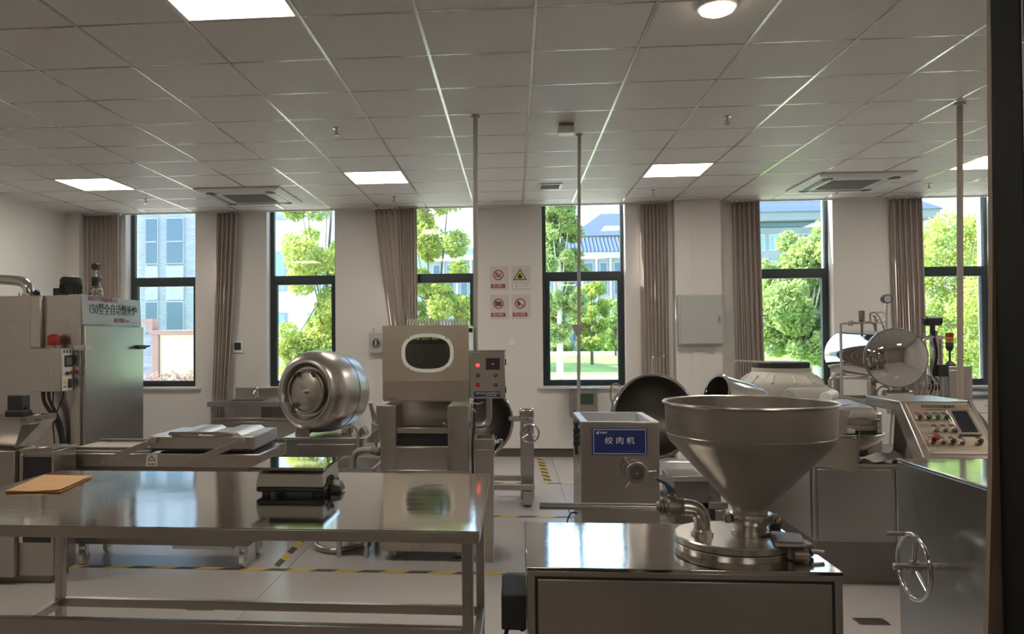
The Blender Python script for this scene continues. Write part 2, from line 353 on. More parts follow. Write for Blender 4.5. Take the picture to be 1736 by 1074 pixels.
# ---------------------------------------------- ceiling fittings
rows = ['left', 'second', 'third', 'right']
for k, (x, y) in enumerate(LIGHTS):
    far = y > 5
    lab = (['square recessed light panel near the left wall', 'square recessed light panel above the drum tumbler and steel hood machine', 'square recessed light panel above the steel kettles', 'square recessed light panel beside the rightmost ceiling pole'] if far else
           ['square recessed light panel near the camera over the far left', 'large bright square light panel over the worktable, cut by the top edge', 'square recessed light panel over the funnel machine', 'square recessed light panel near the camera over the far right'])[k % 4]
    t = thing('ceiling_light', lab, 'light', (x, y, HC-.004), 'recessed square light panels')
    B().box(x-.292, x+.292, y-.292, y-.278, HC-.003, HC+.02).box(x-.292, x+.292, y+.278, y+.292, HC-.003, HC+.02).box(x-.292, x-.278, y-.278, y+.278, HC-.003, HC+.02).box(x+.278, x+.292, y-.278, y+.278, HC-.003, HC+.02).build('light_frame', 'white', t)
    bx('diffuser', 'lamp', x-.278, x+.278, y-.278, y+.278, HC, HC+.01, t)
for k, x in enumerate((-1.3, 1.5)):  # unseen corridor panels, added to brighten the camera-facing fronts
    t = thing('ceiling_light', ('left', 'right')[k]+' added square light panel, unseen in the corridor behind the camera', 'light', (x, -.5, 2.84))
    B().box(x-.30, x+.30, -.80, -.20, 2.835, 2.8495).build('light_frame', 'white', t); bx('diffuser', 'lamp', x-.285, x+.285, -.785, -.215, 2.828, 2.8349, t)
t = thing('round_ceiling_lamp', 'round warm surface-mounted ceiling lamp at the top edge', 'light', (1.02, 3.88, HC-.05))
B().lathe((1.02, 3.88, HC), (0, 0, -1), [(0, .095), (.022, .095), (.026, .088)], 32).build('lamp_base', 'white', t)
B().lathe((1.02, 3.88, HC-.024), (0, 0, -1), [(0, .086), (.014, .080), (.026, .055), (.031, .001)], 32).build('lamp_cover', 'lampw', t)
def cassette(cx, cy, lab):
    h = .475; t = thing('air_conditioner', lab, 'air conditioner', (cx, cy, HC-.04), 'ceiling cassette air conditioners')
    z = HC-.002
    def sq(a, zz): return [(cx-a, cy-a, zz), (cx+a, cy-a, zz), (cx+a, cy+a, zz), (cx-a, cy+a, zz)]
    B().rings([sq(h, z), sq(h, z-.014), sq(h-.05, z-.034), sq(.25, z-.036), sq(.25, z-.02)], True, True).build('cover_panel', 'acw', t, smooth=False)
    g = B()
    for i in range(15): g.box(cx-.24, cx+.24, cy-.24+i*.0335, cy-.24+i*.0335+.012, z-.040, z-.024)
    g.box(cx-.245, cx+.245, cy-.245, cy+.245, z-.03, z-.022)
    g.build('grille', 'acg', t)
    for a in range(4):
        q = Matrix.Rotation(a*PI/2, 3, 'Z'); v = B()
        P_ = [(-.27, .315, z-.037), (.27, .315, z-.037), (.23, .375, z-.034), (-.23, .375, z-.034)]
        pts = [Vector((cx, cy, 0)) + q @ Vector(p) for p in P_]
        v.prism(pts, (0, 0, -.005)).build('louver', 'acg' if a in (0, 1) else 'acw', t)
        for s_ in (-1, 1): B().prism([Vector((cx, cy, 0)) + q @ Vector(p) for p in ((s_*.27, .30, z-.038), (s_*.36, .30, z-.038), (s_*.36, .38, z-.036), (s_*.30, .39, z-.036))], (0, 0, -.003)).build('outlet_gap', 'dark', t)
cassette(-2.975, 8.50, 'white ceiling air conditioner cassette left of the middle, near the windows')
cassette(3.56, 8.49, 'white ceiling air conditioner cassette on the right, near the windows')
t = thing('ceiling_vent', 'small white rectangular ceiling vent in front of the middle window', 'vent', (.40, 8.36, HC-.01))
B().box(.28, .53, 8.22, 8.245, HC-.012, HC).box(.28, .53, 8.485, 8.51, HC-.012, HC).box(.28, .305, 8.245, 8.485, HC-.012, HC).box(.505, .53, 8.245, 8.485, HC-.012, HC).build('vent_frame', 'white', t, .002)
v = B(); v.box(.305, .505, 8.245, 8.485, HC-.003, HC)
for i in range(9): v.box(.305, .505, 8.25+i*.027, 8.26+i*.027, HC-.010, HC-.003)
v.build('vent_grille', 'acg', t)
t = thing('emergency_lamp', 'small white box-shaped emergency lamp on the ceiling beside the funnel-collared pole', 'lamp', (.415, 5.95, HC-.1))
bx('mount', 'acg', .36, .475, 5.93, 6.03, HC-.03, HC, t, .004); bx('housing', 'white', .350, .482, 5.885, 6.02, HC-.085, HC-.028, t, .012)
for x in (.385, .447): B().cyl((x, 5.886, HC-.055), (x, 5.878, HC-.055), .018, seg=16).build('lamp_eye', 'inkwhite', t)
for k, (x, y, lab) in enumerate([(-1.369, 5.88, 'dark sprinkler head high on the ceiling, left of the grey pole over the hood machine'), (-4.25, 8.576, 'pendent sprinkler head above the leftmost window'), (-1.367, 8.777, 'pendent sprinkler head above the gathered middle curtain'),
        (1.569, 8.738, 'pendent sprinkler head above the window right of the signs'), (1.609, 5.88, 'sprinkler head high on the ceiling, above and right of the middle light panel pair'), (4.531, 8.758, 'pendent sprinkler head right of the right air conditioner')]):
    t = thing('sprinkler', lab, 'sprinkler', (x, y, HC-.07), 'ceiling sprinklers')
    B().lathe((x, y, HC), (0, 0, -1), [(0, .03), (.006, .028), (.010, .010), (.028, .009)], 16).build('escutcheon', 'steels', t)
    B().tube([(x-.002, y, HC-.026), (x-.014, y, HC-.04), (x-.003, y, HC-.058)], .003, 6).tube([(x+.002, y, HC-.026), (x+.014, y, HC-.04), (x+.003, y, HC-.058)], .003, 6).cyl((x, y, HC-.026), (x, y, HC-.056), .0035, seg=6).build('frame_arms', 'brass', t)
    B().lathe((x, y, HC-.056), (0, 0, -1), [(0, .022), (.003, .022)], 16).build('deflector', 'steels', t)
def pole(lab, p0, p1, r, mt, flange=True):
    t = thing('ceiling_pole', lab, 'pole', p1); B().cyl(p0, p1, r, seg=16).build('shaft', mt, t)
    if flange: B().cyl((p0[0], p0[1], p0[2]), (p0[0], p0[1], p0[2]-.012), r*1.9, seg=20).build('ceiling_flange', mt, t)
    return t
pole('grey pole from the ceiling down behind the hood machine control box', (-.27, 5.68, HC-.002), (-.285, 5.68, 1.1), .017, 'pvc')
t = pole('thin grey pole with a funnel-shaped collar in front of the middle window', (.545, 6.28, HC-.002), (.505, 6.28, 0), .014, 'pvc')
B().lathe((.520, 6.28, 1.470), (0, 0, 1), [(0, .014), (.085, .056), (.092, .056), (.092, .013)], 24).build('collar', 'pvc', t)
pole('pinkish white pole from the ceiling down to the bowl cutter on the right', (3.184, 5.73, HC-.002), (3.13, 5.73, 0), .020, 'pinkpvc')

# ---------------------------------------------- curtains
def curtain(lab, xt0, xt1, xb0, xb1, zb, folds, y=YW-.07, amp=.034, pinch=None):
    t = thing('curtain', lab, 'curtain', ((xt0+xt1)/2, y, zb)); b = B(); nx, nz = folds*8, 24; rows_ = []
    for j in range(nz+1):
        s_ = j/nz; z = HC-.02 + (zb-HC+.02)*s_; u = s_**1.25; r = []
        for i in range(nx+1):
            p = i/nx; x0 = xt0 + (xb0-xt0)*u; x1 = xt1 + (xb1-xt1)*u
            if pinch: x0 += pinch*math.sin(PI*min(1, s_*1.0))*.5
            a = amp*(.75+.35*math.sin(i*.37+2*s_)); ww = 2*PI*folds*p
            r.append(b.bm.verts.new((x0+(x1-x0)*p + .3*a*math.sin(2*ww), y + a*math.sin(ww) + .010*math.sin(5.1*p+3*s_), z)))
        rows_.append(r)
    for j in range(nz):
        for i in range(nx): b.bm.faces.new((rows_[j][i], rows_[j][i+1], rows_[j+1][i+1], rows_[j+1][i]))
    o = b.build('cloth', 'curtain', t); md = o.modifiers.new('thickness', 'SOLIDIFY'); md.thickness = .003
    bx('curtain_track', 'white', min(xt0, xt1)-.02, max(xt0, xt1)+.02, y-.012, y+.012, HC-.03, HC-.004, t)
curtain('brown curtain hanging left of the leftmost window, behind the smoke oven', -5.50, -5.05, -5.48, -5.04, .12, 14)
curtain('brown curtain between the first and second windows, falling slanted behind the sink', -3.76, -3.48, -3.84, -3.66, .22, 9)
curtain('brown curtain left of the third window, straight inner half', -1.42, -1.19, -1.40, -1.19, .3, 12)
curtain('brown curtain left of the third window, outer half swept sideways', -1.71, -1.44, -1.33, -1.22, .3, 4, y=YW-.13, amp=.030)
curtain('brown curtain right of the middle window, beside the grey electric box', 1.555, 1.865, 1.555, 1.87, .12, 14)
curtain('brown curtain left of the fifth window, beside the pier', 2.64, 2.95, 2.66, 3.0, .12, 11)
curtain('brown curtain left of the rightmost window', 4.47, 4.81, 4.52, 4.84, .12, 11)

# ---------------------------------------------- wall things
t = thing('electric_box', 'light grey metal electric box mounted on the pier', 'electric box', (2.2, YW-.2, 1.36))
bx('housing', 'greybox', 1.945, 2.464, YW-.255, YW-.161, 1.366, 1.958, t, .004); bx('door_panel', 'greybox', 1.975, 2.450, YW-.265, YW-.256, 1.380, 1.944, t, .003)
B().box(2.405, 2.43, YW-.277, YW-.266, 1.62, 1.70).box(2.41, 2.425, YW-.285, YW-.277, 1.635, 1.685).build('latch', 'steels', t, .002)
def sign(x0, z0, kind, words, lab):
    t = thing('safety_sign', lab, 'sign', (x0+.115, YW-.002, z0), 'safety signs on the back wall')
    wd, ht = .235, .30
    bx('board', 'paper', x0, x0+wd, YW-.005, YW-.0005, z0, z0+ht, t)
    cx, cz = x0+.105, z0+.19; y = YW-.0056
    if kind == 'fire':
        B().prism([(cx-.085, y, cz-.065), (cx+.085, y, cz-.065), (cx, y, cz+.078)], (0, -.001, 0)).build('warning_triangle', 'ink', t)
        B().prism([(cx-.066, y-.001, cz-.054), (cx+.066, y-.001, cz-.054), (cx, y-.001, cz+.056)], (0, -.001, 0)).build('triangle_field', 'signyel', t)
        B().prism([(cx-.026, y-.002, cz-.046), (cx+.026, y-.002, cz-.046), (cx+.03, y-.002, cz-.02), (cx+.012, y-.002, cz-.005), (cx+.004, y-.002, cz+.026), (cx-.018, y-.002, cz), (cx-.028, y-.002, cz-.02)], (0, -.001, 0)).build('flame', 'ink', t)
        bx('label_band', 'inkwhite', x0+.02, x0+wd-.012, y-.0008, y, z0+.028, z0+.072, t)
        text('lettering', words, .036, (x0+.12, y-.0015, z0+.05), 'ink', t, width=.16)
    else:
        B().torus((cx, y-.002, cz), (0, 1, 0), .058, .006, 40, 6).build('prohibition_ring', 'inkred', t)
        B().prism([(cx-.046, y, cz+.036), (cx-.038, y, cz+.045), (cx+.046, y, cz-.036), (cx+.038, y, cz-.045)], (0, -.003, 0)).build('prohibition_bar', 'inkred', t)
        g = B(); yy = y-.001
        if kind == 'smoke':
            g.prism([(cx-.042, yy, cz-.012), (cx+.01, yy, cz-.03), (cx+.014, yy, cz-.018), (cx-.038, yy, cz)], (0, -.001, 0)).prism([(cx-.03, yy, cz+.004), (cx-.008, yy, cz+.0), (cx-.014, yy, cz+.03), (cx-.032, yy, cz+.024)], (0, -.001, 0)).prism([(cx+.014, yy, cz-.01), (cx+.038, yy, cz+.02), (cx+.03, yy, cz+.026), (cx+.008, yy, cz)], (0, -.001, 0))
        elif kind == 'stack':
            for a in range(3):
                for b_ in range(2): g.box(cx-.038+a*.026, cx-.016+a*.026, yy-.001, yy, cz-.03+b_*.03, cz-.004+b_*.03)
        else:
            g.prism([(cx-.032, yy, cz-.028), (cx-.008, yy, cz-.028), (cx-.004, yy, cz+.026), (cx-.036, yy, cz+.026)], (0, -.001, 0)).prism([(cx+.0, yy, cz-.002), (cx+.042, yy, cz-.026), (cx+.036, yy, cz-.034), (cx-.002, yy, cz-.014)], (0, -.001, 0))
        g.build('pictogram', 'ink', t)
        bx('label_band', 'signred', x0+.012, x0+wd-.045, y-.0008, y, z0+.028, z0+.076, t)
        text('lettering', words, .036, (x0+.10, y-.0015, z0+.052), 'inkwhite', t, width=.13)
sign(-.290, 2.056, 'smoke', '禁止烟火', 'round prohibition sign against flames, upper left of four signs')
sign(-.022, 2.056, 'fire', '当心火灾', 'yellow triangle fire warning sign, upper right of four signs')
sign(-.290, 1.700, 'stack', '禁止堆放', 'round prohibition sign with blocky pictogram, lower left of four signs')
sign(-.022, 1.700, 'drink', '禁止饮用', 'round prohibition sign with slanted dark pictogram, lower right of four signs')
t = thing('light_switch', 'small white wall switch plate below the safety signs', 'switch', (-.02, YW-.01, 1.36))
bx('plate', 'white', -.066, .021, YW-.009, YW-.0005, 1.362, 1.452, t, .003)
for x in (-.058, -.018): bx('rocker', 'white', x, x+.034, YW-.013, YW-.0095, 1.376, 1.438, t, .002)
t = thing('thermostat', 'white wall thermostat with dark screen between sink and curtain', 'thermostat', (-3.5, YW-.01, 1.3))
bx('housing', 'white', -3.572, -3.436, YW-.022, YW-.0005, 1.300, 1.448, t, .004); bx('screen', 'screen', -3.548, -3.462, YW-.0245, YW-.0225, 1.335, 1.430, t)
t = thing('isolator_box', 'small grey switch box with a round dial left of the hood machine', 'switch box', (-1.70, YW-.04, 1.28))
bx('housing', 'greybox', -1.800, -1.615, YW-.075, YW-.0005, 1.285, 1.545, t, .006)
B().cyl((-1.71, YW-.076, 1.415), (-1.71, YW-.092, 1.415), .055, seg=28).build('dial_ring', 'steels', t); B().cyl((-1.71, YW-.093, 1.415), (-1.71, YW-.10, 1.415), .036, seg=24).build('dial', 'black', t); bx('dial_knob', 'white', -1.718, -1.702, YW-.112, YW-.101, 1.385, 1.445, t, .003)
B().cyl((-1.75, YW-.04, 1.545), (-1.75, YW-.04, 1.60), .012, seg=10).build('cable_gland', 'greybox', t)
t = thing('control_cabinet', 'small steel control cabinet with green screen under the middle window sill', 'control box', (.83, YW-.1, .5))
bx('housing', 'steelv', .672, .995, YW-.22, YW-.0005, .50, .845, t, .006); bx('screen', 'darkgreen', .775, .945, YW-.224, YW-.2205, .66, .79, t); bx('roof_lip', 'steels', .665, 1.003, YW-.235, YW-.0005, .846, .856, t, .002)
for x in (.72, .755): B().cyl((x, YW-.2205, .58), (x, YW-.235, .58), .012, seg=12).build('button', 'black', t)
t = thing('wall_cabinet', 'white base cabinet with dark worktop in the far right corner', 'cabinet', (5.6, 9.1, 0))
bx('body', 'white', 5.02, 6.25, 8.97, 9.50, .08, .765, t); bx('worktop', 'tealgrey', 4.99, 6.28, 8.93, 9.52, .766, .80, t, .004); bx('plinth', 'skirt', 5.04, 6.23, 9.0, 9.48, 0, .079, t)
for i in range(3):
    x = 5.03+i*.405
    d = bx('drawer', 'white', x, x+.395, 8.95, 8.969, .60, .755, t, .003); B().tube([(x+.14, 8.95, .68), (x+.14, 8.93, .68), (x+.26, 8.93, .68), (x+.26, 8.95, .68)], .005, 8).build('handle', 'steels', d)
    d = bx('door_panel', 'white', x, x+.395, 8.95, 8.969, .09, .592, t, .003); B().tube([(x+.35, 8.95, .50), (x+.35, 8.93, .50), (x+.35, 8.93, .36), (x+.35, 8.95, .36)], .006, 8).build('handle', 'steels', d)

# ---------------------------------------------- floor tape and drains
def tape(lab, a, b, wdt=.05, pitch=.30):
    a, b = Vector((*a, 0)), Vector((*b, 0)); d = (b-a); L = d.length; d.normalize(); n = Vector((-d.y, d.x, 0)); t = thing('floor_tape', lab, 'tape', (a+b)/2, 'hazard tape on the floor')
    z = Vector((0, 0, .0006)); k = 0; s_ = 0; yb = B(); bb = B(); ny = nb = 0; sl_ = wdt
    yb.prism([a-n*wdt/2+z, b-n*wdt/2+z, b+n*wdt/2+z, a+n*wdt/2+z], (0, 0, .0004)).build('yellow_band', 'yellow', t)
    while s_ + pitch/2 + sl_ < L:
        bb = B(); p = a+d*s_
        bb.prism([p-n*wdt/2+z*2.2, p+d*pitch*.48-n*wdt/2+z*2.2, p+d*(pitch*.48+sl_)+n*wdt/2+z*2.2, p+d*sl_+n*wdt/2+z*2.2], (0, 0, .0004)).build('black_stripe', 'tapeblack', t)
        s_ += pitch
tape('long yellow and black tape line crossing the floor behind the worktable', (-5.2, 4.785), (5.2, 4.80))
tape('slanted yellow and black tape at the far left under the worktable', (-3.36, 4.84), (-3.385, 6.0))
tape('yellow and black tape running away from the camera under the worktable, by the casters', (-1.535, 4.84), (-1.55, 6.0))
tape('yellow and black tape line on the floor in front of the baseboard, left of grinder', (.303, 9.40), (.334, 7.86), .075, .22)
tape('thin tape line across the floor nearer the windows', (-.6, 7.80), (4.5, 7.79))
tape('thin tape line across the floor behind the meat grinder', (-.6, 6.33), (4.0, 6.32))
for k, (x, y, lab) in enumerate([(1.80, 4.10, 'small floor drain cover on the right near the handwheel box'), (-1.70, 4.09, 'floor drain cover under the worktable, left one'), (-.62, 4.11, 'floor drain cover under the worktable, right one')]):
    t = thing('floor_drain', lab, 'drain', (x, y, 0)); B().box(x-.075, x+.075, y-.045, y-.038, .0003, .004).box(x-.075, x+.075, y+.038, y+.045, .0003, .004).box(x-.075, x-.068, y-.038, y+.038, .0003, .004).box(x+.068, x+.075, y-.038, y+.038, .0003, .004).build('rim', 'steeld', t)
    g = B(); g.box(x-.067, x+.067, y-.037, y+.037, .0003, .0015)
    for i in range(6): g.box(x-.06+i*.022, x-.05+i*.022, y-.034, y+.034, .0015, .003)
    g.build('grate', 'castiron', t)
# ============================================================ FOREGROUND
# stainless worktable
t = thing('worktable', 'large stainless steel worktable with a mirror-like top in the left foreground', 'table', (-1.2, 3.2, 0))
x0, x1, y0, y1 = -2.030, -.107, 2.293, 3.276
B().box(x0, x1, y0, y1, .877, .88).build('tabletop', 'table', t, smooth=False)
B().box(x0, x1, y0, y0+.010, .843, .8768).box(x0, x1, y1-.010, y1, .843, .8768).box(x0, x0+.010, y0+.010, y1-.010, .843, .8768).box(x1-.010, x1, y0+.010, y1-.010, .843, .8768).build('apron', 'steel', t, .0015)
bx('underside', 'steeld', x0+.011, x1-.011, y0+.011, y1-.011, .855, .876, t)
for a in (-1.978, -.163):
    for b in (2.333, 3.175):
        bx('leg', 'steelv', a, a+.034, b, b+.034, .012, .854, t, .003); B().cyl((a+.017, b+.017, 0), (a+.017, b+.017, .012), .020, seg=16).build('foot', 'black', t)
bx('stretcher', 'steel', -1.943, -.164, 3.177, 3.206, .314, .350, t, .003); bx('stretcher', 'steel', -1.943, -.164, 2.336, 2.365, .515, .575, t, .003)
for a in (-1.975, -.160): bx('side_rail', 'steel', a, a+.029, 2.368, 3.174, .314, .350, t, .003)
def resize(o, k, loc):
    # scale a finished thing about its own base and set it down at loc
    done = set()
    def rec(c):
        for h in c.children:
            h.location *= k
            if h.data and h.data.name not in done:
                done.add(h.data.name); co = np.empty(len(h.data.vertices)*3); h.data.vertices.foreach_get('co', co); h.data.vertices.foreach_set('co', co*k)
            rec(h)
    rec(o); o.location = loc
# scale
t = thing('bench_scale', 'bench scale with a polished square platter on the worktable', 'scale', (-.94, 3.28, .80))
bx('base_tray', 'black', -1.085, -.790, 3.155, 3.43, .815, .838, t, .008)
for a in (-1.05, -.83):
    for b in (3.19, 3.39): B().cyl((a, b, .8005), (a, b, .816), .018, seg=16).build('foot', 'rubber', t)
B().hexa([(-1.085, 3.150, .838), (-.795, 3.150, .838), (-.795, 3.44, .838), (-1.085, 3.44, .838)], [(-1.078, 3.165, .893), (-.800, 3.165, .893), (-.800, 3.43, .912), (-1.078, 3.43, .912)]).build('housing', 'cream', t, .004)
bx('platter_support', 'black', -1.04, -.83, 3.20, 3.40, .905, .921, t)
B().box(-1.092, -.788, 3.125, 3.41, .921, .9245).box(-1.092, -.788, 3.125, 3.1275, .913, .921).box(-1.092, -.788, 3.4075, 3.41, .913, .921).box(-1.092, -1.0895, 3.1275, 3.4075, .913, .921).box(-.7905, -.788, 3.1275, 3.4075, .913, .921).build('platter', 'mirror', t)
B().prism([(-.793, 3.18, .838), (-.793, 3.30, .838), (-.793, 3.27, .872), (-.793, 3.22, .872)], (.006, 0, 0)).build('recess_shade', 'dark', t)  # flat dark plate, the cutout's shade painted on the housing side
B().hexa([(-.788, 3.22, .806), (-.735, 3.22, .806), (-.735, 3.31, .806), (-.788, 3.31, .806)], [(-.788, 3.225, .838), (-.740, 3.225, .83), (-.748, 3.30, .842), (-.788, 3.30, .85)]).build('indicator_handle', 'black', t, .004)
B().ball((-.785, 3.26, .862), .012).build('knob', 'black', t)
resize(t, .877, (-.824, 2.877, .88))
# envelope
t = thing('paper_folder', 'brown kraft paper folder lying on the left end of the worktable', 'folder', (-2.1, 3.37, .80))
c = [(-2.29, 3.585), (-2.02, 3.545), (-1.965, 3.19), (-2.20, 3.165)]
B().prism([(a, b, .8012) for a, b in c], (0, 0, .0022)).build('back_sheet', 'kraft', t)
c = [(-2.288, 3.582, .8040), (-2.022, 3.543, .8085), (-1.968, 3.195, .8105), (-2.08, 3.178, .8045), (-2.198, 3.168, .8085)]
B().prism(c, (0, 0, .0012)).build('front_sheet', 'kraft', t)
resize(t, .877, (-1.842, 2.955, .88))

# ---------------------------------------------- funnel pump machine
t = thing('filling_machine', 'steel floor machine with a big funnel, elbow pipe and door panel in the right foreground', 'machine', (.5, 2.68, 0))
x0, x1, y0, y1 = .034, .970, 2.385, 2.970
B().box(x0, x1, y0, y1, .738, .75).build('top_plate', 'table', t, .002)
B().box(x0+.002, x1-.002, y0+.012, y1-.002, .06, .7375).build('cabinet', 'steelv', t, .002)
B().box(x0+.002, x0+.024, y0+.002, y0+.0115, .06, .7375).box(x1-.024, x1-.002, y0+.002, y0+.0115, .06, .7375).box(x0+.024, x1-.024, y0+.002, y0+.0115, .722, .7375).box(x0+.024, x1-.024, y0+.002, y0+.0115, .06, .09).build('door_frame', 'steel', t, .001)
bx('gasket', 'rubber', x0+.0245, x1-.0245, y0+.005, y0+.0115, .0905, .7215, t)
bx('door_panel', 'steel', x0+.033, x1-.033, y0+.001, y0+.0048, .10, .713, t, .0015)
for a in (x0+.06, x1-.06):
    for b in (y0+.06, y1-.06): B().cyl((a, b, 0), (a, b, .06), .022, seg=14).build('foot', 'black', t)
b_ = bx('motor_box', 'blackm', -.048, .033, 2.52, 2.74, .505, .618, t, .005)
B().tube([(-.02, 2.60, .505), (-.035, 2.60, .47), (-.045, 2.61, .40), (-.03, 2.63, .06), (0, 2.66, .012)], .007, 8, 2).build('cable', 'rubber', t)
B().cyl((.02, 2.56, .505), (.02, 2.56, .49), .008, seg=8).build('cable_gland', 'black', t)
fx, fy = .720, 2.635
B().lathe((fx, fy, .7505), (0, 0, 1), [(0, .186), (.018, .188), (.021, .186)], 56).build('lower_flange', 'steels', t)
B().lathe((fx, fy, .772), (0, 0, 1), [(0, .178), (.003, .178)], 56).build('flange_gasket', 'rubber', t)
B().lathe((fx, fy, .7755), (0, 0, 1), [(0, .188), (.018, .188), (.022, .184)], 56).build('upper_flange', 'steels', t)
# elbow and valve
B().tube([(.617, 2.62, .797), (.617, 2.62, .835), (.614, 2.62, .862), (.600, 2.62, .880), (.578, 2.62, .888), (.556, 2.62, .889)], .0265, 18, 2).build('elbow_pipe', 'steels', t)
B().lathe((.617, 2.62, .7976), (0, 0, 1), [(0, .036), (.012, .036), (.014, .030), (.02, .028)], 24).build('pipe_collar', 'steels', t)
B().cyl((.628, 2.588, .798), (.628, 2.588, .822), .012, seg=6).build('bolt', 'steels', t)
v = thing('ball_valve', None, None, (0, 0, 0)); v.parent = t; v.location = Vector((.52, 2.62, .885)) - t.location
B().lathe((.556, 2.62, .888), (-1, 0, 0), [(0, .029), (.006, .030), (.008, .0265), (.020, .030), (.036, .031), (.050, .028), (.054, .024), (.056, .027), (.062, .027), (.064, .023), (.068, .026), (.074, .026), (.076, .021), (.080, .022), (.088, .017)], 24).build('valve_body', 'castiron', v)
B().cyl((.520, 2.62, .916), (.520, 2.62, .926), .014, seg=16).cyl((.520, 2.62, .926), (.520, 2.62, .950), .008, seg=10).build('valve_stem', 'castiron', v)
B().prism([(.508, 2.612, .936), (.530, 2.612, .936), (.524, 2.612, .952), (.512, 2.612, .960), (.500, 2.612, .972), (.468, 2.612, .985), (.464, 2.612, .980), (.496, 2.612, .962)], (0, .016, 0)).build('valve_lever', 'bluelever', v, .002)
B().rings([[(x, 2.62+r*math.cos(2*PI*i/24), .8865+r*math.sin(2*PI*i/24)) for i in range(24)] for x, r in ((.470, .0115), (.082, .0115), (.082, .009), (.30, .009))], True, True).build('outlet_pipe', 'steels', t)
# funnel
nx_, ny_ = .778, 2.64
B().lathe((nx_, ny_, .7985), (0, 0, 1), [(0, .060), (.012, .060), (.014, .052), (.03, .052), (.034, .058), (.038, .058)], 36).build('neck_base', 'steels', t)
B().lathe((nx_, ny_, .837), (0, 0, 1), [(0, .062), (.002, .069), (.010, .071), (.024, .071), (.032, .069), (.034, .062)], 36).build('clamp_ring', 'steels', t)
B().box(nx_-.088, nx_-.068, ny_-.03, ny_-.008, .838, .868).box(nx_+.062, nx_+.084, ny_-.035, ny_-.010, .838, .868).build('clamp_lug', 'castiron', t, .004)
B().cyl((nx_-.080, ny_-.05, .853), (nx_-.080, ny_+.01, .853), .006, seg=8).cyl((nx_+.072, ny_-.055, .853), (nx_+.072, ny_+.01, .853), .006, seg=8).build('clamp_bolt', 'steels', t)
fn = thing('funnel', None, None); fn.parent = t; fn.location = Vector((nx_, ny_, .87)) - t.location
pr = [(0, .055), (.012, .055), (.022, .060), (.235, .253), (.248, .262), (.262, .2655), (.272, .2665), (.368, .2700), (.368, .268), (.272, .2640), (.258, .2625), (.246, .259), (.235, .250), (.022, .057), (.0, .052)]
B().lathe((nx_, ny_, .865), (0, 0, 1), pr, 96, cap=False).build('cone', 'funnelm', fn)
B().torus((nx_, ny_, 1.2335), (0, 0, 1), .2735, .0052, 96, 10).build('rim', 'steels', fn)
B().torus((nx_, ny_, .865+.266), (0, 0, 1), .2645, .0022, 96, 6).build('weld_seam', 'steels', fn)
# hinge clamp at the right of the flange
h = B(); h.box(.852, .905, 2.50, 2.56, .752, .800).hexa([(.80, 2.47, .798), (.90, 2.47, .798), (.93, 2.60, .798), (.83, 2.63, .798)], [(.81, 2.48, .815), (.89, 2.48, .812), (.925, 2.60, .812), (.84, 2.62, .815)])
h.build('hinge_block', 'castiron', t, .006)
B().box(.905, .945, 2.54, 2.60, .752, .792).prism([(.88, 2.60, .80), (.94, 2.60, .79), (.955, 2.60, .765), (.90, 2.60, .755)], (0, .05, 0)).build('clamp_arm', 'castiron', t, .005)
B().cyl((.862, 2.485, .772), (.905, 2.485, .772), .018, seg=14).cyl((.93, 2.53, .772), (.97, 2.53, .768), .008, seg=8).build('clamp_screw', 'castiron', t)
B().cyl((.876, 2.70, .7505), (.876, 2.70, .80), .017, seg=18).build('knob_stem', 'blackm', t); B().lathe((.876, 2.70, .80), (0, 0, 1), [(0, .020), (.028, .020), (.031, .017)], 20).build('knob', 'blackm', t)

# ---------------------------------------------- meat grinder
t = thing('meat_grinder', 'box-shaped stainless meat grinder with a blue sign plate, open tray top and round outlet', 'meat grinder', (.577, 4.58, 0))
x0, x1, y0, y1, zt = .364, .790, 4.30, 4.86, .992
B().box(x0, x1, y0, y0+.0015+.010, .05, zt-.004).box(x0, x1, y1-.012, y1, .05, zt-.004).box(x0, x0+.012, y0+.012, y1-.012, .05, zt-.004).box(x1-.012, x1, y0+.012, y1-.012, .05, zt-.004).build('cabinet', 'steelv', t, .003)
q0 = [(x0, y0, zt-.0035), (x1, y0, zt-.0035), (x1, y1, zt-.0035), (x0, y1, zt-.0035)]; i_ = .038
q1 = [(x0+.001, y0+.001, zt), (x1-.001, y0+.001, zt), (x1-.001, y1-.001, zt), (x0+.001, y1-.001, zt)]
q2 = [(x0+i_, y0+.02, zt), (x1-i_, y0+.02, zt), (x1-i_, y1-.02, zt), (x0+i_, y1-.02, zt)]
q3 = [(x0+i_+.03, y0+.06, zt-.10), (x1-i_-.03, y0+.06, zt-.10), (x1-i_-.03, y1-.15, zt-.10), (x0+i_+.03, y1-.15, zt-.10)]
q4 = [(x0+.17, y0+.22, zt-.16), (x1-.17, y0+.22, zt-.16), (x1-.17, y1-.22, zt-.16), (x0+.17, y1-.22, zt-.16)]
B().rings([q0, q1, q2, q3, q4], False, True).build('hopper_tray', 'lidm', t)
bx('sign_board', 'blue', .424, .724, y0-.006, y0-.0005, .810, .956, t, .001)
B().box(.432, .716, y0-.0075, y0-.006, .816, .8185).box(.432, .716, y0-.0075, y0-.006, .9475, .950).box(.432, .4345, y0-.0075, y0-.006, .8185, .9475).box(.7135, .716, y0-.0075, y0-.006, .8185, .9475).build('sign_border', 'inkwhite', t)
text('sign_lettering', '绞 肉 机', .042, (.575, y0-.0068, .886), 'inkwhite', t, width=.160)
B().prism([(.447, y0-.0065, .930), (.462, y0-.0065, .942), (.459, y0-.0065, .922), (.452, y0-.0065, .925)], (0, -.001, 0)).build('sign_emblem', 'inkwhite', t)
text('sign_lettering', '机械股份', .013, (.487, y0-.0068, .931), 'inkwhite', t, width=.040)
text('sign_lettering', '── ─────── ──', .007, (.64, y0-.0068, .831), 'inkwhite', t, width=.085)
hx, hz = .655, .724
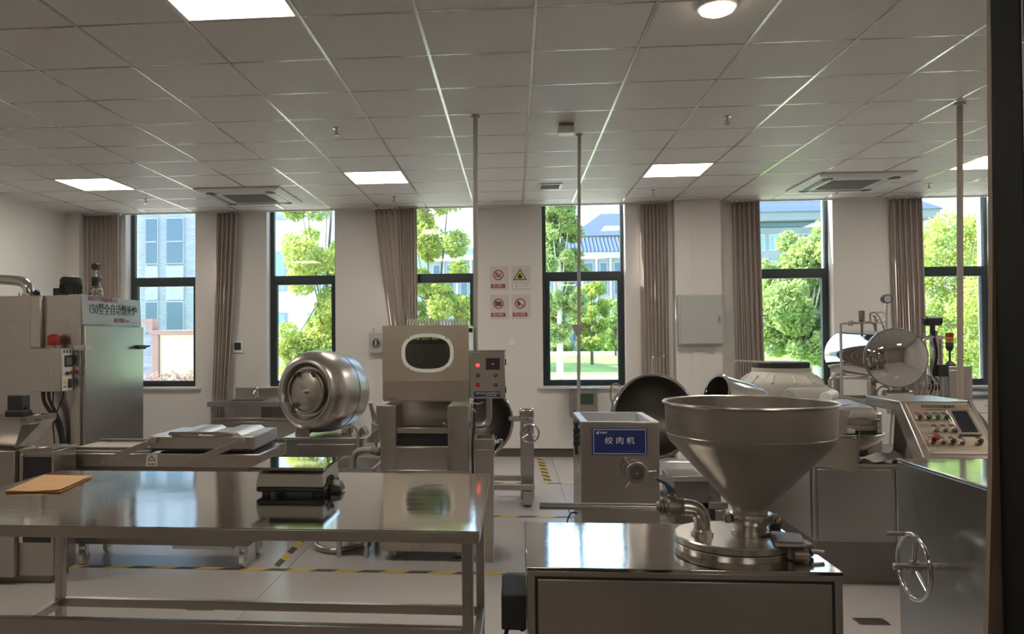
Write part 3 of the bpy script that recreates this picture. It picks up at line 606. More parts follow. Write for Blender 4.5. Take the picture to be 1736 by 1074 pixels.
B().lathe((hx, y0-.0005, hz), (0, -1, 0), [(0, .062), (.010, .062), (.012, .056), (.045, .056), (.048, .060), (.075, .060), (.080, .055), (.080, .040)], 36, cap=False).build('grinder_head', 'castiron', t)
hp = B().cyl((hx, y0-.070, hz), (hx, y0-.074, hz), .040, seg=30).build('hole_plate', 'dark', t)
g = B()
for k in range(-4, 5):
    hh = math.sqrt(max(0, .038**2-(k*.0085)**2)); g.box(hx+k*.0085-.0013, hx+k*.0085+.0013, y0-.077, y0-.0745, hz-hh, hz+hh); g.box(hx-hh, hx+hh, y0-.0775, y0-.0745, hz+k*.0085-.0013, hz+k*.0085+.0013)
g.build('perforated_grid', 'castiron', t); B().cyl((hx, y0-.0745, hz), (hx, y0-.090, hz), .009, seg=12).build('hub', 'steels', t)
for a in (5, 130, 235):
    d = Vector((math.cos(R(a)), 0, math.sin(R(a)))); p = Vector((hx, y0-.06, hz))
    B().cyl(p+d*.060, p+d*.105, .005, .004, seg=10).build('handle_rod', 'steels', t)
B().box(.595, .612, y0-.05, y0-.001, .752, .80).box(.585, .60, y0-.06, y0-.03, .735, .77).build('clamp', 'castiron', t, .004)
B().cyl((.345, 4.37, .80), (.345, 4.37, .97), .010, seg=10).ball((.345, 4.37, .975), .016).build('side_rod', 'blackm', t)
for z in (.935, .90, .865):
    B().lathe((.363, 4.37, z), (-1, 0, 0), [(0, .012), (.012, .020), (.030, .020), (.034, .012)], 8).build('star_knob', 'blackm', t)
B().box(x0+.01, x1-.01, y0+.02, y1-.02, .012, .049).build('plinth', 'steeld', t)
for a in (x0+.04, x1-.04):
    for b in (y0+.05, y1-.05): B().cyl((a, b, 0), (a, b, .0115), .02, seg=12).build('foot', 'black', t)
t = thing('power_cable', 'thin black cable curling on the floor left of the meat grinder', 'cable', (.3, 4.5, 0))
B().tube([(.363, 4.60, .42), (.33, 4.6, .43), (.30, 4.58, .38), (.285, 4.55, .2), (.29, 4.5, .06), (.25, 4.42, .008), (.2, 4.3, .008), (.28, 4.18, .008)], .005, 8, 3).build('cord', 'rubber', t)
B().tube([(.363, 4.50, .46), (.34, 4.5, .49), (.31, 4.49, .485), (.305, 4.48, .455), (.33, 4.48, .44)], .0035, 8, 2).build('cord_loop', 'hose', t)

# ---------------------------------------------- right foreground stuffer box with handwheel
t = thing('handwheel_cabinet', 'tall smooth steel cabinet with a handwheel on its side at the right edge', 'machine', (1.95, 2.6, 0))
X0 = 1.563
B().box(X0, 2.35, 1.95, 3.305, .05, .941).build('cabinet', 'cabm', t, .006)
B().box(X0-.004, 2.354, 1.946, 3.309, .9415, .950).build('top_plate', 'table', t, .003)
bx('plinth', 'steeld', X0+.03, 2.32, 2.0, 3.27, 0, .0495, t)
wc = Vector((1.462, 2.982, .601)); hw = thing('handwheel', None, None); hw.parent = t; hw.location = wc - t.location
B().torus(wc, (1, 0, 0), .117, .0085, 56, 12).build('wheel_rim', 'polish', hw)
B().cyl(wc+Vector((-.034, 0, 0)), wc+Vector((.1005, 0, 0)), .0135, seg=18).cyl(wc+Vector((-.017, 0, 0)), wc+Vector((.017, 0, 0)), .024, seg=20).build('hub', 'steels', hw)
for a in (100, 215, 340):
    d = Vector((0, math.cos(R(a)), math.sin(R(a)))); B().cyl(wc+d*.023, wc+d*.112, .0085, .007, seg=12).build('spoke', 'polish', hw)
B().lathe(wc+Vector((-.035, 0, 0)), (-1, 0, 0), [(0, .0085), (.008, .012), (.034, .013), (.038, .0085)], 16).build('hub_cap', 'steels', hw)
B().cyl(wc+Vector((-.007, .05, .108)), wc+Vector((-.072, .05, .108)), .0085, .010, seg=14).build('crank_handle', 'steels', hw)

# ---------------------------------------------- bowl cutter
t = thing('bowl_cutter', 'steel bowl cutter with sloped button console, discharge chutes and low cabinet on the right', 'machine', (2.1, 5.0, 0))
x0, x1, y0, y1 = 1.715, 2.62, 4.60, 5.45
B().box(x0, x1, y0, y1, .275, .705).build('cabinet', 'platem', t, .004); bx('top_plate', 'steels', x0-.008, x1+.008, y0-.012, y1, .7055, .722, t, .003)
bx('recessed_plinth', 'steeld', x0+.06, x1-.06, y0+.12, y1-.1, .0, .2745, t)
bx('door_panel', 'platem', x0+.018, 2.135, y0-.010, y0-.0005, .29, .69, t, .003); bx('door_panel', 'steel', 2.165, x1-.02, y0-.010, y0-.0005, .29, .69, t, .003)
bx('side_panel', 'steel', x0-.010, x0-.0005, y0+.04, y1-.05, .29, .69, t, .003)
B().cyl((x0-.0105, 4.70, .66), (x0-.045, 4.70, .66), .010, seg=12).ball((x0-.05, 4.70, .66), .014).build('latch_knob', 'steels', t)
bc = (1.975, 5.02)
pr = [(0, .10), (.012, .15), (.045, .225), (.085, .275), (.118, .295), (.130, .302), (.134, .302), (.130, .290), (.10, .270), (.06, .225), (.04, .15), (.04, .02)]
B().lathe((*bc, .7225), (0, 0, 1), pr, 64).build('bowl', 'steels', t)
B().torus((*bc, .8565), (0, 0, 1), .298, .006, 64, 8).build('bowl_rim', 'steels', t)
# knife cover over the bowl
B().hexa([(1.895, 4.735, .965), (2.135, 4.735, .965), (2.17, 5.20, .965), (1.895, 5.20, .965)], [(1.905, 4.765, 1.030), (2.125, 4.765, 1.030), (2.16, 5.20, 1.045), (1.905, 5.20, 1.045)]).build('knife_cover', 'steels', t, .006)
B().box(1.90, 2.13, 4.742, 4.752, .895, .962).build('cover_skirt', 'steels', t, .002); bx('cover_lip', 'steels', 1.895, 2.145, 4.728, 4.741, .945, .962, t, .002); bx('cover_lip', 'steels', 1.91, 2.145, 4.728, 4.741, .915, .925, t, .002)
bx('cover_shade', 'darkgreen', 1.905, 2.14, 4.755, 5.15, .868, .94, t)  # solid dark block, painted shade of the space under the cover
bx('cover_arm', 'steels', 2.14, 2.24, 4.90, 5.05, .72, .985, t, .01)
B().prism([(1.800, 4.58, 1.045), (1.93, 4.60, 1.060), (1.965, 4.72, 1.050), (1.84, 4.70, 1.025)], (0, 0, .004)).build('chute_cover', 'steels', t, .001)
B().prism([(1.795, 4.535, 1.040), (1.905, 4.555, 1.028), (1.862, 4.525, .893), (1.775, 4.515, .893)], (0, .004, 0)).build('upper_chute_plate', 'steels', t, .001)
B().prism([(1.795, 4.535, 1.040), (1.775, 4.515, .893), (1.735, 4.56, .950), (1.775, 4.60, 1.045)], (-.003, 0, 0)).build('upper_chute_side', 'steels', t)
B().prism([(1.762, 4.515, .884), (1.930, 4.515, .868), (1.905, 4.475, .693), (1.675, 4.475, .728)], (0, .004, 0)).build('discharge_chute', 'steel', t, .001)
B().prism([(1.932, 4.513, .868), (1.975, 4.60, .945), (1.955, 4.60, .84), (1.912, 4.478, .693), (1.907, 4.474, .693)], (.003, 0, 0)).build('chute_side', 'steeld', t)
B().prism([(1.765, 4.517, .893), (1.93, 4.517, .876), (1.93, 4.53, .868), (1.765, 4.53, .884)], (0, .01, .003)).build('chute_fold', 'polish', t)
B().box(1.88, 1.925, 4.54, 4.60, .90, .925).build('chute_bracket', 'pvc', t, .003); bx('chute_pivot_post', 'steeld', 1.83, 1.87, 4.60, 4.66, .7225, 1.02, t, .004)
B().cyl((1.86, 4.78, 1.085), (2.0, 5.02, 1.085), .034, seg=24).build('cover_roll', 'white', t, .004)
# console
cx0, cx1 = 2.035, 2.405
cn = thing('control_console', None, None); cn.parent = t; cn.location = Vector((2.2, 4.3, .8)) - t.location
B().prism([(cx0, 4.03, .800), (cx0, 4.03, .842), (cx0, 4.265, 1.106), (cx0, 4.66, 1.108), (cx0, 4.66, 1.055), (cx0, 4.33, 1.050), (cx0, 4.115, .800)], (cx1-cx0, 0, 0)).build('console_body', 'steels', cn, .004)
B().hexa([(2.22, 4.605, .7225), (2.38, 4.605, .7225), (2.38, 4.75, .7225), (2.22, 4.75, .7225)], [(2.18, 4.45, 1.049), (2.36, 4.45, 1.049), (2.36, 4.62, 1.049), (2.18, 4.62, 1.049)]).build('console_neck', 'steeld', cn, .003)
sl0, sl1 = Vector((0, 4.03, .842)), Vector((0, 4.265, 1.106)); ud = (sl1-sl0).normalized(); nd = Vector((0, -ud.z, ud.y))
def cpt(x, s_, off=0): v = sl0 + ud*s_ + nd*off; return Vector((x, v.y, v.z))
B().prism([cpt(2.075, .022, .0008), cpt(2.375, .022, .0008), cpt(2.375, .338, .0008), cpt(2.060, .338, .0008)], nd*.003).build('panel_plate', 'copper', cn)
rm = Matrix(((1, 0, 0), (0, ud.y, nd.y), (0, ud.z, nd.z))).to_4x4()
rows_b = [(.243, [(2.095, 'redbtn'), (2.140, 'grnbtn'), (2.184, 'grnbtn'), (2.228, 'darkgreen')]), (.168, [(2.150, 'steels'), (2.194, 'steels'), (2.238, 'steels')]), (.092, [(2.108, 'redbtn'), (2.158, 'steels'), (2.204, 'black'), (2.250, 'steels'), (2.335, 'black')])]
for s_, lst in rows_b:
    for x, mt in lst:
        sel = mt == 'black'
        B().lathe(cpt(x, s_, .004), nd, [(0, .0155), (.004, .0155), (.005, .0125), (.010, .012)], 20).build('bezel', 'steeld', cn)
        if sel:
            p = cpt(x, s_, .014); a = ud*.014; q = Vector((.014, 0, 0)); B().prism([p-a, p+q, p+a, p-q], nd*.012).build('selector_knob', 'black', cn, .002)
        else:
            B().lathe(cpt(x, s_, .014), nd, [(0, .0115), (.008, .0115), (.011, .009)], 18).build('push_button', mt, cn)
        text('button_caption', '启动' if mt == 'grnbtn' else ('停止' if mt == 'redbtn' else '选择'), .012, cpt(x, s_+.028, .0042), 'ink', cn, face=rm)
B().lathe(cpt(2.118, .104, .014), nd, [(0, .013), (.016, .013), (.018, .019), (.026, .019), (.029, .014)], 20).build('stop_button', 'redbtn', cn)
text('console_lettering', '变频斩拌机控制面板', .020, cpt(2.215, .315, .0042), 'ink', cn, face=rm, width=.17); text('console_lettering', 'CHOPPER MIXER CONTROL', .010, cpt(2.215, .295, .0042), 'ink', cn, face=rm, width=.14)
B().prism([cpt(2.248, .132, .004), cpt(2.362, .132, .004), cpt(2.352, .292, .004), cpt(2.244, .292, .004)], nd*.012).build('display_frame', 'steels', cn, .003)
B().prism([cpt(2.266, .146, .0162), cpt(2.346, .146, .0162), cpt(2.338, .278, .0162), cpt(2.262, .278, .0162)], nd*.001).build('display', 'screen', cn)
for a, b in ((2.085, .034), (2.365, .034), (2.365, .325), (2.073, .325)): B().cyl(cpt(a, b, .004), cpt(a, b, .007), .004, seg=8).build('screw', 'steeld', cn)
B().prism([(2.372, 4.19, 1.02), (2.378, 4.27, 1.12), (2.47, 4.27, 1.00), (2.45, 4.19, .93)], (.004, 0, 0)).build('plastic_guard', 'coverglass', cn)
# cloth on the cutter top
t = thing('white_cloth', 'crumpled white cloth lying in front of the bowl on the bowl cutter', 'cloth', (2.15, 4.68, .7225))
b = B(); nx, ny = 18, 12; vv = []
for i in range(nx+1):
    r = []
    for j in range(ny+1):
        u, v = i/nx, j/ny; x = 1.97+.235*u+.02*math.sin(9*v); y = 4.60+.11*v+.008*math.sin(12*u)
        z = .7245+.012+.010*math.sin(11*u+4*v)+.010*math.sin(5*v+17*u)*.5+.05*u*math.sin(PI*v)**1.0
        r.append(b.bm.verts.new((x, y, max(z, .7245))))
    vv.append(r)
for i in range(nx):
    for j in range(ny): b.bm.faces.new((vv[i][j], vv[i+1][j], vv[i+1][j+1], vv[i][j+1]))
o = b.build('cloth_sheet', 'cloth', t); md = o.modifiers.new('thickness', 'SOLIDIFY'); md.thickness = .004; md.offset = 1
# ============================================================ MIDDLE GROUND, LEFT
# double chamber vacuum packer
t = thing('vacuum_packer', 'double chamber vacuum packing machine with a ribbed lid raised over its right chamber', 'machine', (-2.27, 4.98, 0))
x0, x1, y0, y1 = -2.955, -1.585, 4.70, 5.24
bx('chamber_deck', 'steel', x0, x1, y0, y1, .658, .742, t, .006)
bx('cabinet', 'steeld', x0+.08, x1-.10, y0+.06, y1-.04, .15, .6575, t, .004)  # dark steel here paints the deep shadow on the lower cabinet
for a in (x0+.14, x1-.16):
    for b in (y0+.14, y1-.10):
        c = thing('caster', None, None); c.parent = t; c.location = Vector((a, b, .05)) - t.location
        B().cyl((a-.014, b, .045), (a+.014, b, .045), .045, seg=24).build('wheel', 'white', c); B().box(a-.022, a-.016, b-.02, b+.02, .04, .12).box(a+.016, a+.022, b-.02, b+.02, .04, .12).box(a-.022, a+.022, b-.025, b+.025, .12, .149).build('fork', 'steels', c)
bx('lower_tray', 'white', -2.20, -1.80, 4.80, 4.86, .118, .149, t, .003)
B().box(-2.90, -2.315, 4.735, 5.20, .7425, .752).build('seal_pad', 'sealpad', t, .004)
for yy in (4.755, 5.155):
    s_ = bx('seal_bar', 'steeld', -2.88, -2.30, yy, yy+.022, .756, .774, t, .003)
    for xx in (-2.82, -2.40): B().cyl((xx, yy+.011, .752), (xx, yy+.011, .757), .012, seg=10).build('seal_bar_post', 'brass', s_)
B().box(-2.25, -1.64, 4.74, 5.20, .7425, .750).build('lower_pad', 'black', t, .003)
lid = thing('chamber_lid', None, None); lid.parent = t; lid.location = Vector((-1.96, 4.9, .8)) - t.location
lx0, lx1, ly0, ly1 = -2.300, -1.622, 4.690, 5.165
B().box(lx0, lx1, ly0, ly1, .775, .854).build('lid_shell', 'steel', lid, .006)
B().box(lx0+.008, lx1-.002, ly0+.008, ly1-.004, .8543, .8555).build('lid_top_sheen', 'lidm', lid); bx('lid_side_sheen', 'lidm', lx1+.0003, lx1+.002, ly0+.01, ly1-.01, .785, .850, lid)  # thin paler sheets added to paint window light on lid top and side
for a, b in ((-2.14, -2.00), (-1.86, -1.73)):
    B().hexa([(a-.03, ly0+.01, .8558), (b+.03, ly0+.01, .8558), (b+.03, ly1-.01, .8558), (a-.03, ly1-.01, .8558)], [(a, ly0+.015, .876), (b, ly0+.015, .876), (b, ly1-.015, .876), (a, ly1-.015, .876)]).build('lid_rib', 'lidm', lid, .003)
B().tube([(-2.17, 4.70, .866), (-2.16, 4.683, .874), (-1.86, 4.683, .874), (-1.80, 4.683, .872), (-1.76, 4.70, .862)], .009, 10, 1).build('lid_handle', 'steeld', lid)
bx('lid_gasket', 'black', lx0+.01, lx1-.01, ly0+.01, ly1-.01, .762, .7745, lid)
for (a, za), (b, zb) in (((-2.59, .695), (-2.262, .825)), ((-2.025, .693), (-1.690, .825))):
    d = Vector((b-a, 0, zb-za)).normalized(); n = Vector((-d.z, 0, d.x))*.019; p, q = Vector((a, 4.672, za)), Vector((b, 4.672, zb)); arc = []
    for k in range(7): an = PI/2+PI*k/6; arc.append(p + d*.019*math.cos(an)*1 + n*math.sin(an))
    for k in range(7): an = -PI/2+PI*k/6; arc.append(q + d*.019*math.cos(an) + n*math.sin(an))
    B().prism(arc, (0, .010, 0)).build('link_arm', 'steel', t, .001)
    for c in (p, q): B().cyl(c, c+Vector((0, -.008, 0)), .013, seg=14).cyl(c+Vector((0, .010, 0)), c+Vector((0, .027, 0)), .010, seg=10).build('pivot_bolt', 'steels', t)
bx('warning_label', 'paper', -2.325, -2.250, y0-.0012, y0-.0002, .664, .738, t)
B().prism([(-2.315, y0-.0015, .695), (-2.260, y0-.0015, .695), (-2.2875, y0-.0015, .733)], (0, -.0006, 0)).build('label_triangle', 'ink', t); B().prism([(-2.305, y0-.0022, .699), (-2.270, y0-.0022, .699), (-2.2875, y0-.0022, .724)], (0, -.0004, 0)).build('label_field', 'paper', t)
text('label_lettering', '当心夹手', .013, (-2.2875, y0-.0020, .676), 'ink', t, width=.055); text('label_lettering', '!', .020, (-2.2875, y0-.0030, .709), 'ink', t)
bx('yellow_label', 'ylabel', -2.93, -2.84, y0+.0582, y0+.0595, .605, .650, t); text('label_lettering', '注意安全', .018, (-2.866, y0+.0575, .628), 'ink', t, width=.05)
# left foreground hopper machine
t = thing('hopper_machine', 'steel machine with a flared hopper and dark side window at the left edge', 'machine', (-3.1, 4.6, 0))
B().box(-3.75, -2.985, 4.38, 4.66, .05, .800).build('cabinet', 'steel', t, .004); B().box(-2.983, -2.765, 4.42, 4.66, .05, .795).build('side_compartment', 'steelv', t, .003)
bx('dark_window', 'screen', -2.938, -2.780, 4.412, 4.4195, .25, .760, t); B().prism([(-2.965, 4.405, .775), (-2.765, 4.405, .795), (-2.765, 4.405, .828), (-2.965, 4.405, .805)], (0, .012, 0)).build('window_hood', 'polish', t, .002)
bx('angle_trim', 'polish', -2.968, -2.945, 4.402, 4.4195, .25, .776, t, .001)
B().prism([(-2.98, 4.40, .801), (-2.765, 4.41, .801), (-2.765, 4.66, .801), (-2.98, 4.66, .801)], (0, 0, .006)).build('top_plate', 'polish', t)
B().rings([[(-3.30, 4.50, .808), (-3.02, 4.50, .808), (-3.02, 4.62, .808), (-3.30, 4.62, .808)], [(-3.60, 4.40, .965), (-2.90, 4.40, .972), (-2.90, 4.67, .972), (-3.60, 4.67, .965)], [(-3.60, 4.40, .995), (-2.90, 4.40, 1.0), (-2.90, 4.67, 1.0), (-3.60, 4.67, .995)], [(-3.58, 4.42, .995), (-2.92, 4.42, 1.0), (-2.92, 4.65, 1.0), (-3.58, 4.65, .995)], [(-3.29, 4.51, .82), (-3.03, 4.51, .82), (-3.03, 4.61, .82), (-3.29, 4.61, .82)]], True, True).build('hopper', 'steel', t)
B().prism([(-2.955, 4.39, .955), (-2.828, 4.39, .975), (-2.828, 4.39, 1.022), (-2.955, 4.39, 1.000)], (0, .008, 0)).build('flange_plate', 'polish', t, .001)
B().prism([(-2.955, 4.400, .950), (-2.838, 4.400, .965), (-2.985, 4.400, .815), (-3.0, 4.400, .815)], (0, .008, 0)).build('gusset_plate', 'steeld', t, .001)
for a in (-2.94, -2.845): B().cyl((a, 4.389, .99), (a, 4.378, .99), .010, seg=8).build('bolt', 'steeld', t)
B().box(-3.13, -3.03, 4.52, 4.60, 1.0, 1.125).box(-3.14, -3.02, 4.51, 4.61, .99, 1.03).build('motor', 'blackm', t, .006); B().tube([(-3.04, 4.54, 1.04), (-3.0, 4.53, 1.05), (-2.95, 4.5, 1.01), (-2.9, 4.45, 1.0)], .006, 8, 2).build('motor_cable', 'rubber', t)
bx('plinth', 'steeld', -3.7, -2.80, 4.45, 4.64, 0, .049, t)
# ---------------------------------------------- smoke oven
t = thing('smoke_oven', 'big steel smoke oven with a name plate above its reflective door at the left', 'smoke oven', (-4.7, 7.05, 0))
x0, x1, y0, y1 = -5.62, -3.830, 6.50, 7.60
bx('body', 'steel', x0, x1, y0, y1, .08, 1.865, t, .004); bx('base', 'steeld', x0+.03, x1-.03, y0+.03, y1-.03, 0, .079, t)
bx('corner_post', 'steelv', x1-.075, x1+.012, y0-.008, y0-.0005, .08, 1.87, t, .002); bx('corner_post', 'steels', x1+.0005, x1+.014, y0, y0+.02, .08, 1.60, t, .001)
bx('vertical_duct', 'steelv', -4.262, -4.155, y0-.045, y0-.0005, 1.40, 1.868, t, .012)
bx('front_seam', 'steels', x1-.085, x1+.015, y0-.012, y0-.009, 1.598, 1.604, t)
B().box(x1+.0005, x1+.045, y0+.020, y1-.005, .14, 1.598).build('door_panel', 'doorm', t, .006)
sp = B().prism([(x1+.0005, y0, 1.606), (x1+.03, y0, 1.606), (x1+.018, y0, 1.870), (x1+.0005, y0, 1.870)], (0, 1.075, 0)).build('name_plate', 'platem', t, .002)
def onplate(y, z): return (x1+.0312-(z-1.606)*.012/.264, y, z)
text('plate_lettering', '150型全自动烟熏炉', .115, onplate(7.05, 1.745), 'ink', t, face='right', width=.86)
text('plate_lettering', '诸城市美川机械有限公司', .05, onplate(6.86, 1.840), 'inkred', t, face='right', width=.52)
text('plate_lettering', '服务热线', .045, onplate(7.14, 1.650), 'inkred', t, face='right', width=.20); text('plate_lettering', '0536—0000000'.replace('0000000', '———'), .03, onplate(7.36, 1.650), 'inkred', t, face='right', width=.20)
for z in (1.395,):
    B().box(x1-.04, x1+.06, y0-.028, y0-.0085, z-.022, z+.030).build('hinge', 'steels', t, .004); B().box(x1+.046, x1+.066, y0-.02, y0+.10, z-.022, z+.03).cyl((x1+.056, y0-.01, z-.03), (x1+.056, y0-.01, z+.04), .013, seg=12).build('hinge_leaf', 'polish', t, .003)
B().box(x1+.0455, x1+.10, y1-.12, y1-.06, 1.375, 1.415).cyl((x1+.09, y1-.20, 1.385), (x1+.105, y1+.0, 1.405), .014, .010, seg=12).build('door_handle', 'blackm', t, .004)
eb = thing('electrical_box', None, None); eb.parent = t; eb.location = Vector((-4.03, 6.4, 1.2)) - t.location
ex0, ex1, ey0 = -4.195, -3.885, 6.32
bx('box_housing', 'steel', ex0, ex1, ey0, y0-.013, 1.025, 1.395, eb, .004)
bx('side_panel', 'white', ex1+.0005, ex1+.006, ey0+.005, y0-.02, 1.03, 1.392, eb, .001)  # white plate paints the window light falling on this side of the box
bx('display', 'screen', ex1+.0065, ex1+.012, ey0+.035, ey0+.155, 1.235, 1.335, eb); bx('display_glass', 'tealgrey', ex1+.0125, ex1+.014, ey0+.055, ey0+.14, 1.25, 1.32, eb)
B().cyl((ex1+.0065, ey0+.07, 1.18), (ex1+.020, ey0+.07, 1.18), .016, seg=16).box(ex1+.02, ex1+.032, ey0+.03, ey0+.11, 1.172, 1.188).build('rotary_switch', 'black', eb); B().cyl((ex1+.0065, ey0+.135, 1.185), (ex1+.03, ey0+.135, 1.185), .014, seg=14).build('red_button', 'red', eb)
bx('breaker_window', 'black', ex1+.0065, ex1+.010, ey0+.09, ey0+.145, 1.05, 1.13, eb)
B().prism([(ex1+.0065, ey0+.015, 1.085), (ex1+.0065, ey0+.07, 1.085), (ex1+.0065, ey0+.042, 1.13)], (.0008, 0, 0)).build('warning_label', 'ylabel', eb); text('label_lettering', '有电危险', .014, (ex1+.0068, ey0+.045, 1.063), 'ink', eb, face='right', width=.05)
for k in range(3): B().box(ex1+.0065, ex1+.009, ey0+.02+k*.045, ey0+.04+k*.045, 1.355, 1.385).build('louver_slot', 'black', eb)
bx('front_slot', 'steels', ex0+.215, ex0+.222, ey0-.0015, ey0-.0005, 1.16, 1.24, eb)
be = thing('red_beacon', 'small red warning beacon standing on the smoke oven electrical box', 'beacon', (-4.01, 6.41, 1.396))
B().lathe((-4.01, 6.41, 1.396), (0, 0, 1), [(0, .022), (.028, .022)], 20).build('beacon_foot', 'white', be); B().lathe((-4.01, 6.41, 1.4245), (0, 0, 1), [(0, .050), (.012, .052), (.055, .052), (.08, .045), (.097, .025), (.1, .001)], 28).build('beacon_dome', 'red', be)
for k, pts in enumerate([[(-4.10, 6.40, 1.025), (-4.09, 6.39, .93), (-4.02, 6.40, .83), (-3.97, 6.43, .70), (-3.96, 6.47, .50), (-3.97, 6.47, .10)], [(-4.05, 6.40, 1.025), (-4.04, 6.39, .95), (-3.99, 6.41, .84), (-3.94, 6.44, .70), (-3.93, 6.46, .10)], [(-4.02, 6.42, 1.025), (-4.01, 6.40, .90), (-4.02, 6.42, .70), (-3.99, 6.44, .3), (-3.99, 6.46, .1)]]):
    B().tube(pts, (.017, .014, .006)[k], 10, 2).build('cable', 'rubber', t)
B().tube([(-3.92, 6.42, 1.03), (-3.93, 6.40, .93), (-4.00, 6.40, .80), (-4.08, 6.42, .72), (-4.22, 6.46, .68), (-4.26, 6.49, .69)], .006, 8, 2).build('cable', 'rubber', t)
B().tube([(-5.5, 6.9, 2.08), (-4.9, 6.8, 2.045), (-4.58, 6.76, 2.025), (-4.50, 6.75, 2.0), (-4.47, 6.75, 1.95), (-4.465, 6.75, 1.88)], .047, 20, 2).build('exhaust_duct', 'polish', t)
B().lathe((-4.465, 6.75, 1.866), (0, 0, 1), [(0, .085), (.008, .085), (.010, .06), (.03, .055)], 24).build('duct_flange', 'steels', t)
for a in (-.075, .075): B().cyl((-4.465+a, 6.72, 1.87), (-4.465+a, 6.72, 1.905), .006, seg=8).build('wing_bolt', 'steels', t)
B().ball((-4.36, 6.70, 1.90), .032, 1, 1, 1).cyl((-4.36, 6.7, 1.866), (-4.36, 6.7, 1.885), .02, seg=12).build('vent_cap', 'blackm', t)
mo = thing('fan_motor', None, None); mo.parent = t; mo.location = Vector((-4.1, 6.8, 1.87)) - t.location
B().lathe((-4.10, 6.82, 1.876), (0, 0, 1), [(0, .098), (.015, .098), (.018, .088), (.115, .088), (.118, .094), (.125, .096), (.155, .094), (.175, .080), (.182, .06)], 36).build('motor_housing', 'blackm', mo)
g = B()
for k in range(20):
    a = 2*PI*k/20; g.prism([(-4.10+.085*math.cos(a)-.002*math.sin(a), 6.82+.085*math.sin(a)+.002*math.cos(a), 1.90), (-4.10+.098*math.cos(a), 6.82+.098*math.sin(a), 1.90), (-4.10+.085*math.cos(a)+.002*math.sin(a), 6.82+.085*math.sin(a)-.002*math.cos(a), 1.90)], (0, 0, .085))
g.build('cooling_fins', 'blackm', mo); bx('terminal_box', 'blackm', -4.24, -4.17, 6.76, 6.86, 1.868, 1.95, mo, .006)
# gauges on top of the oven
ga = thing('gauge_stack', None, None); ga.parent = t; ga.location = Vector((-3.9, 7.0, 1.87)) - t.location
gx, gy = -3.93, 6.95
B().cyl((gx, gy, 1.866), (gx, gy, 2.17), .009, seg=10).tube([(gx-.06, gy, 1.87), (gx-.06, gy, 1.94), (gx-.04, gy, 1.96), (gx+.05, gy, 1.96), (gx+.06, gy, 1.94), (gx+.06, gy, 1.87)], .011, 10, 1).build('steam_pipe', 'steels', ga)
B().cyl((gx, gy-.03, 2.16), (gx, gy+.03, 2.16), .034, seg=22).box(gx-.028, gx+.028, gy-.03, gy+.03, 2.05-.03, 2.05+.012).cyl((gx-.01, gy, 2.02), (gx-.01, gy, 1.975), .03, seg=14).build('gauge_head', 'blackm', ga, .003)
B().tube([(gx+.01, gy, 2.10), (gx+.04, gy, 2.09), (gx+.055, gy, 2.05), (gx+.03, gy, 2.01), (gx+.05, gy, 1.96), (gx+.045, gy, 1.88)], .004, 8, 2).build('capillary_tube', 'steels', ga)
for a in (-.06, 0, .06): B().lathe((gx+a, gy, 1.90), (0, 0, 1), [(0, .018), (.018, .018), (.020, .014)], 6).build('valve_nut', 'steels', ga)
B().box(-3.99, -3.86, 6.60, 6.62, 1.866, 1.878).cyl((-3.86, 6.61, 1.87), (-3.86, 6.61, 1.93), .008, seg=8).build('top_rail', 'steels', ga)
# ---------------------------------------------- sink
t = thing('sink_table', 'steel sink table with a splashback and small tap below the second window', 'sink', (-3.0, 9.1, 0))
sx0, sx1, sy0, sy1 = -3.60, -2.20, 8.78, 9.38
zt = .735
B().box(sx0, -3.42, sy0, sy1, zt-.004, zt).box(-2.98, sx1, sy0, sy1, zt-.004, zt).box(-3.42, -2.98, sy0, sy0+.08, zt-.004, zt).box(-3.42, -2.98, sy1-.10, sy1, zt-.004, zt).box(sx0, sx1, sy0-.001, sy0+.012, zt-.055, zt-.004).box(sx0, sx0+.01, sy0+.012, sy1, zt-.055, zt-.004).build('counter', 'steels', t)
B().box(-3.42, -3.41, sy0+.08, sy1-.10, zt-.22, zt-.005).box(-2.99, -2.98, sy0+.08, sy1-.10, zt-.22, zt-.005).box(-3.41, -2.99, sy0+.08, sy0+.09, zt-.22, zt-.005).box(-3.41, -2.99, sy1-.11, sy1-.10, zt-.22, zt-.005).box(-3.41, -2.99, sy0+.09, sy1-.11, zt-.22, zt-.21).build('basin', 'steels', t)
bx('splashback', 'steel', sx0+.12, sx1, sy1+.001, sy1+.018, zt, .865, t, .003)
for a in (sx0+.03, sx1-.07):
    for b in (sy0+.03, sy1-.07): bx('leg', 'steelv', a, a+.04, b, b+.04, 0, zt-.056, t, .003)
bx('stretcher', 'steel', sx0+.071, sx1-.071, sy0+.035, sy0+.065, .515, .545, t, .003); bx('under_panel', 'steeld', sx0+.071, sx1-.071, sy0+.34, sy0+.35, .10, .51, t); bx('front_panel', 'steel', sx0+.071, sx1-.071, sy0+.02, sy0+.03, .30, .505, t, .002)
B().cyl((-3.17, 9.30, zt), (-3.17, 9.30, zt+.10), .014, seg=12).tube([(-3.17, 9.30, zt+.09), (-3.17, 9.25, zt+.11), (-3.17, 9.18, zt+.10), (-3.17, 9.16, zt+.07)], .010, 10, 1).cyl((-3.20, 9.30, zt+.03), (-3.14, 9.30, zt+.03), .012, seg=10).cyl((-3.17, 9.30, zt+.10), (-3.17, 9.30, zt+.125), .008, seg=10).ball((-3.17, 9.30, zt+.13), .014).build('tap', 'polish', t)
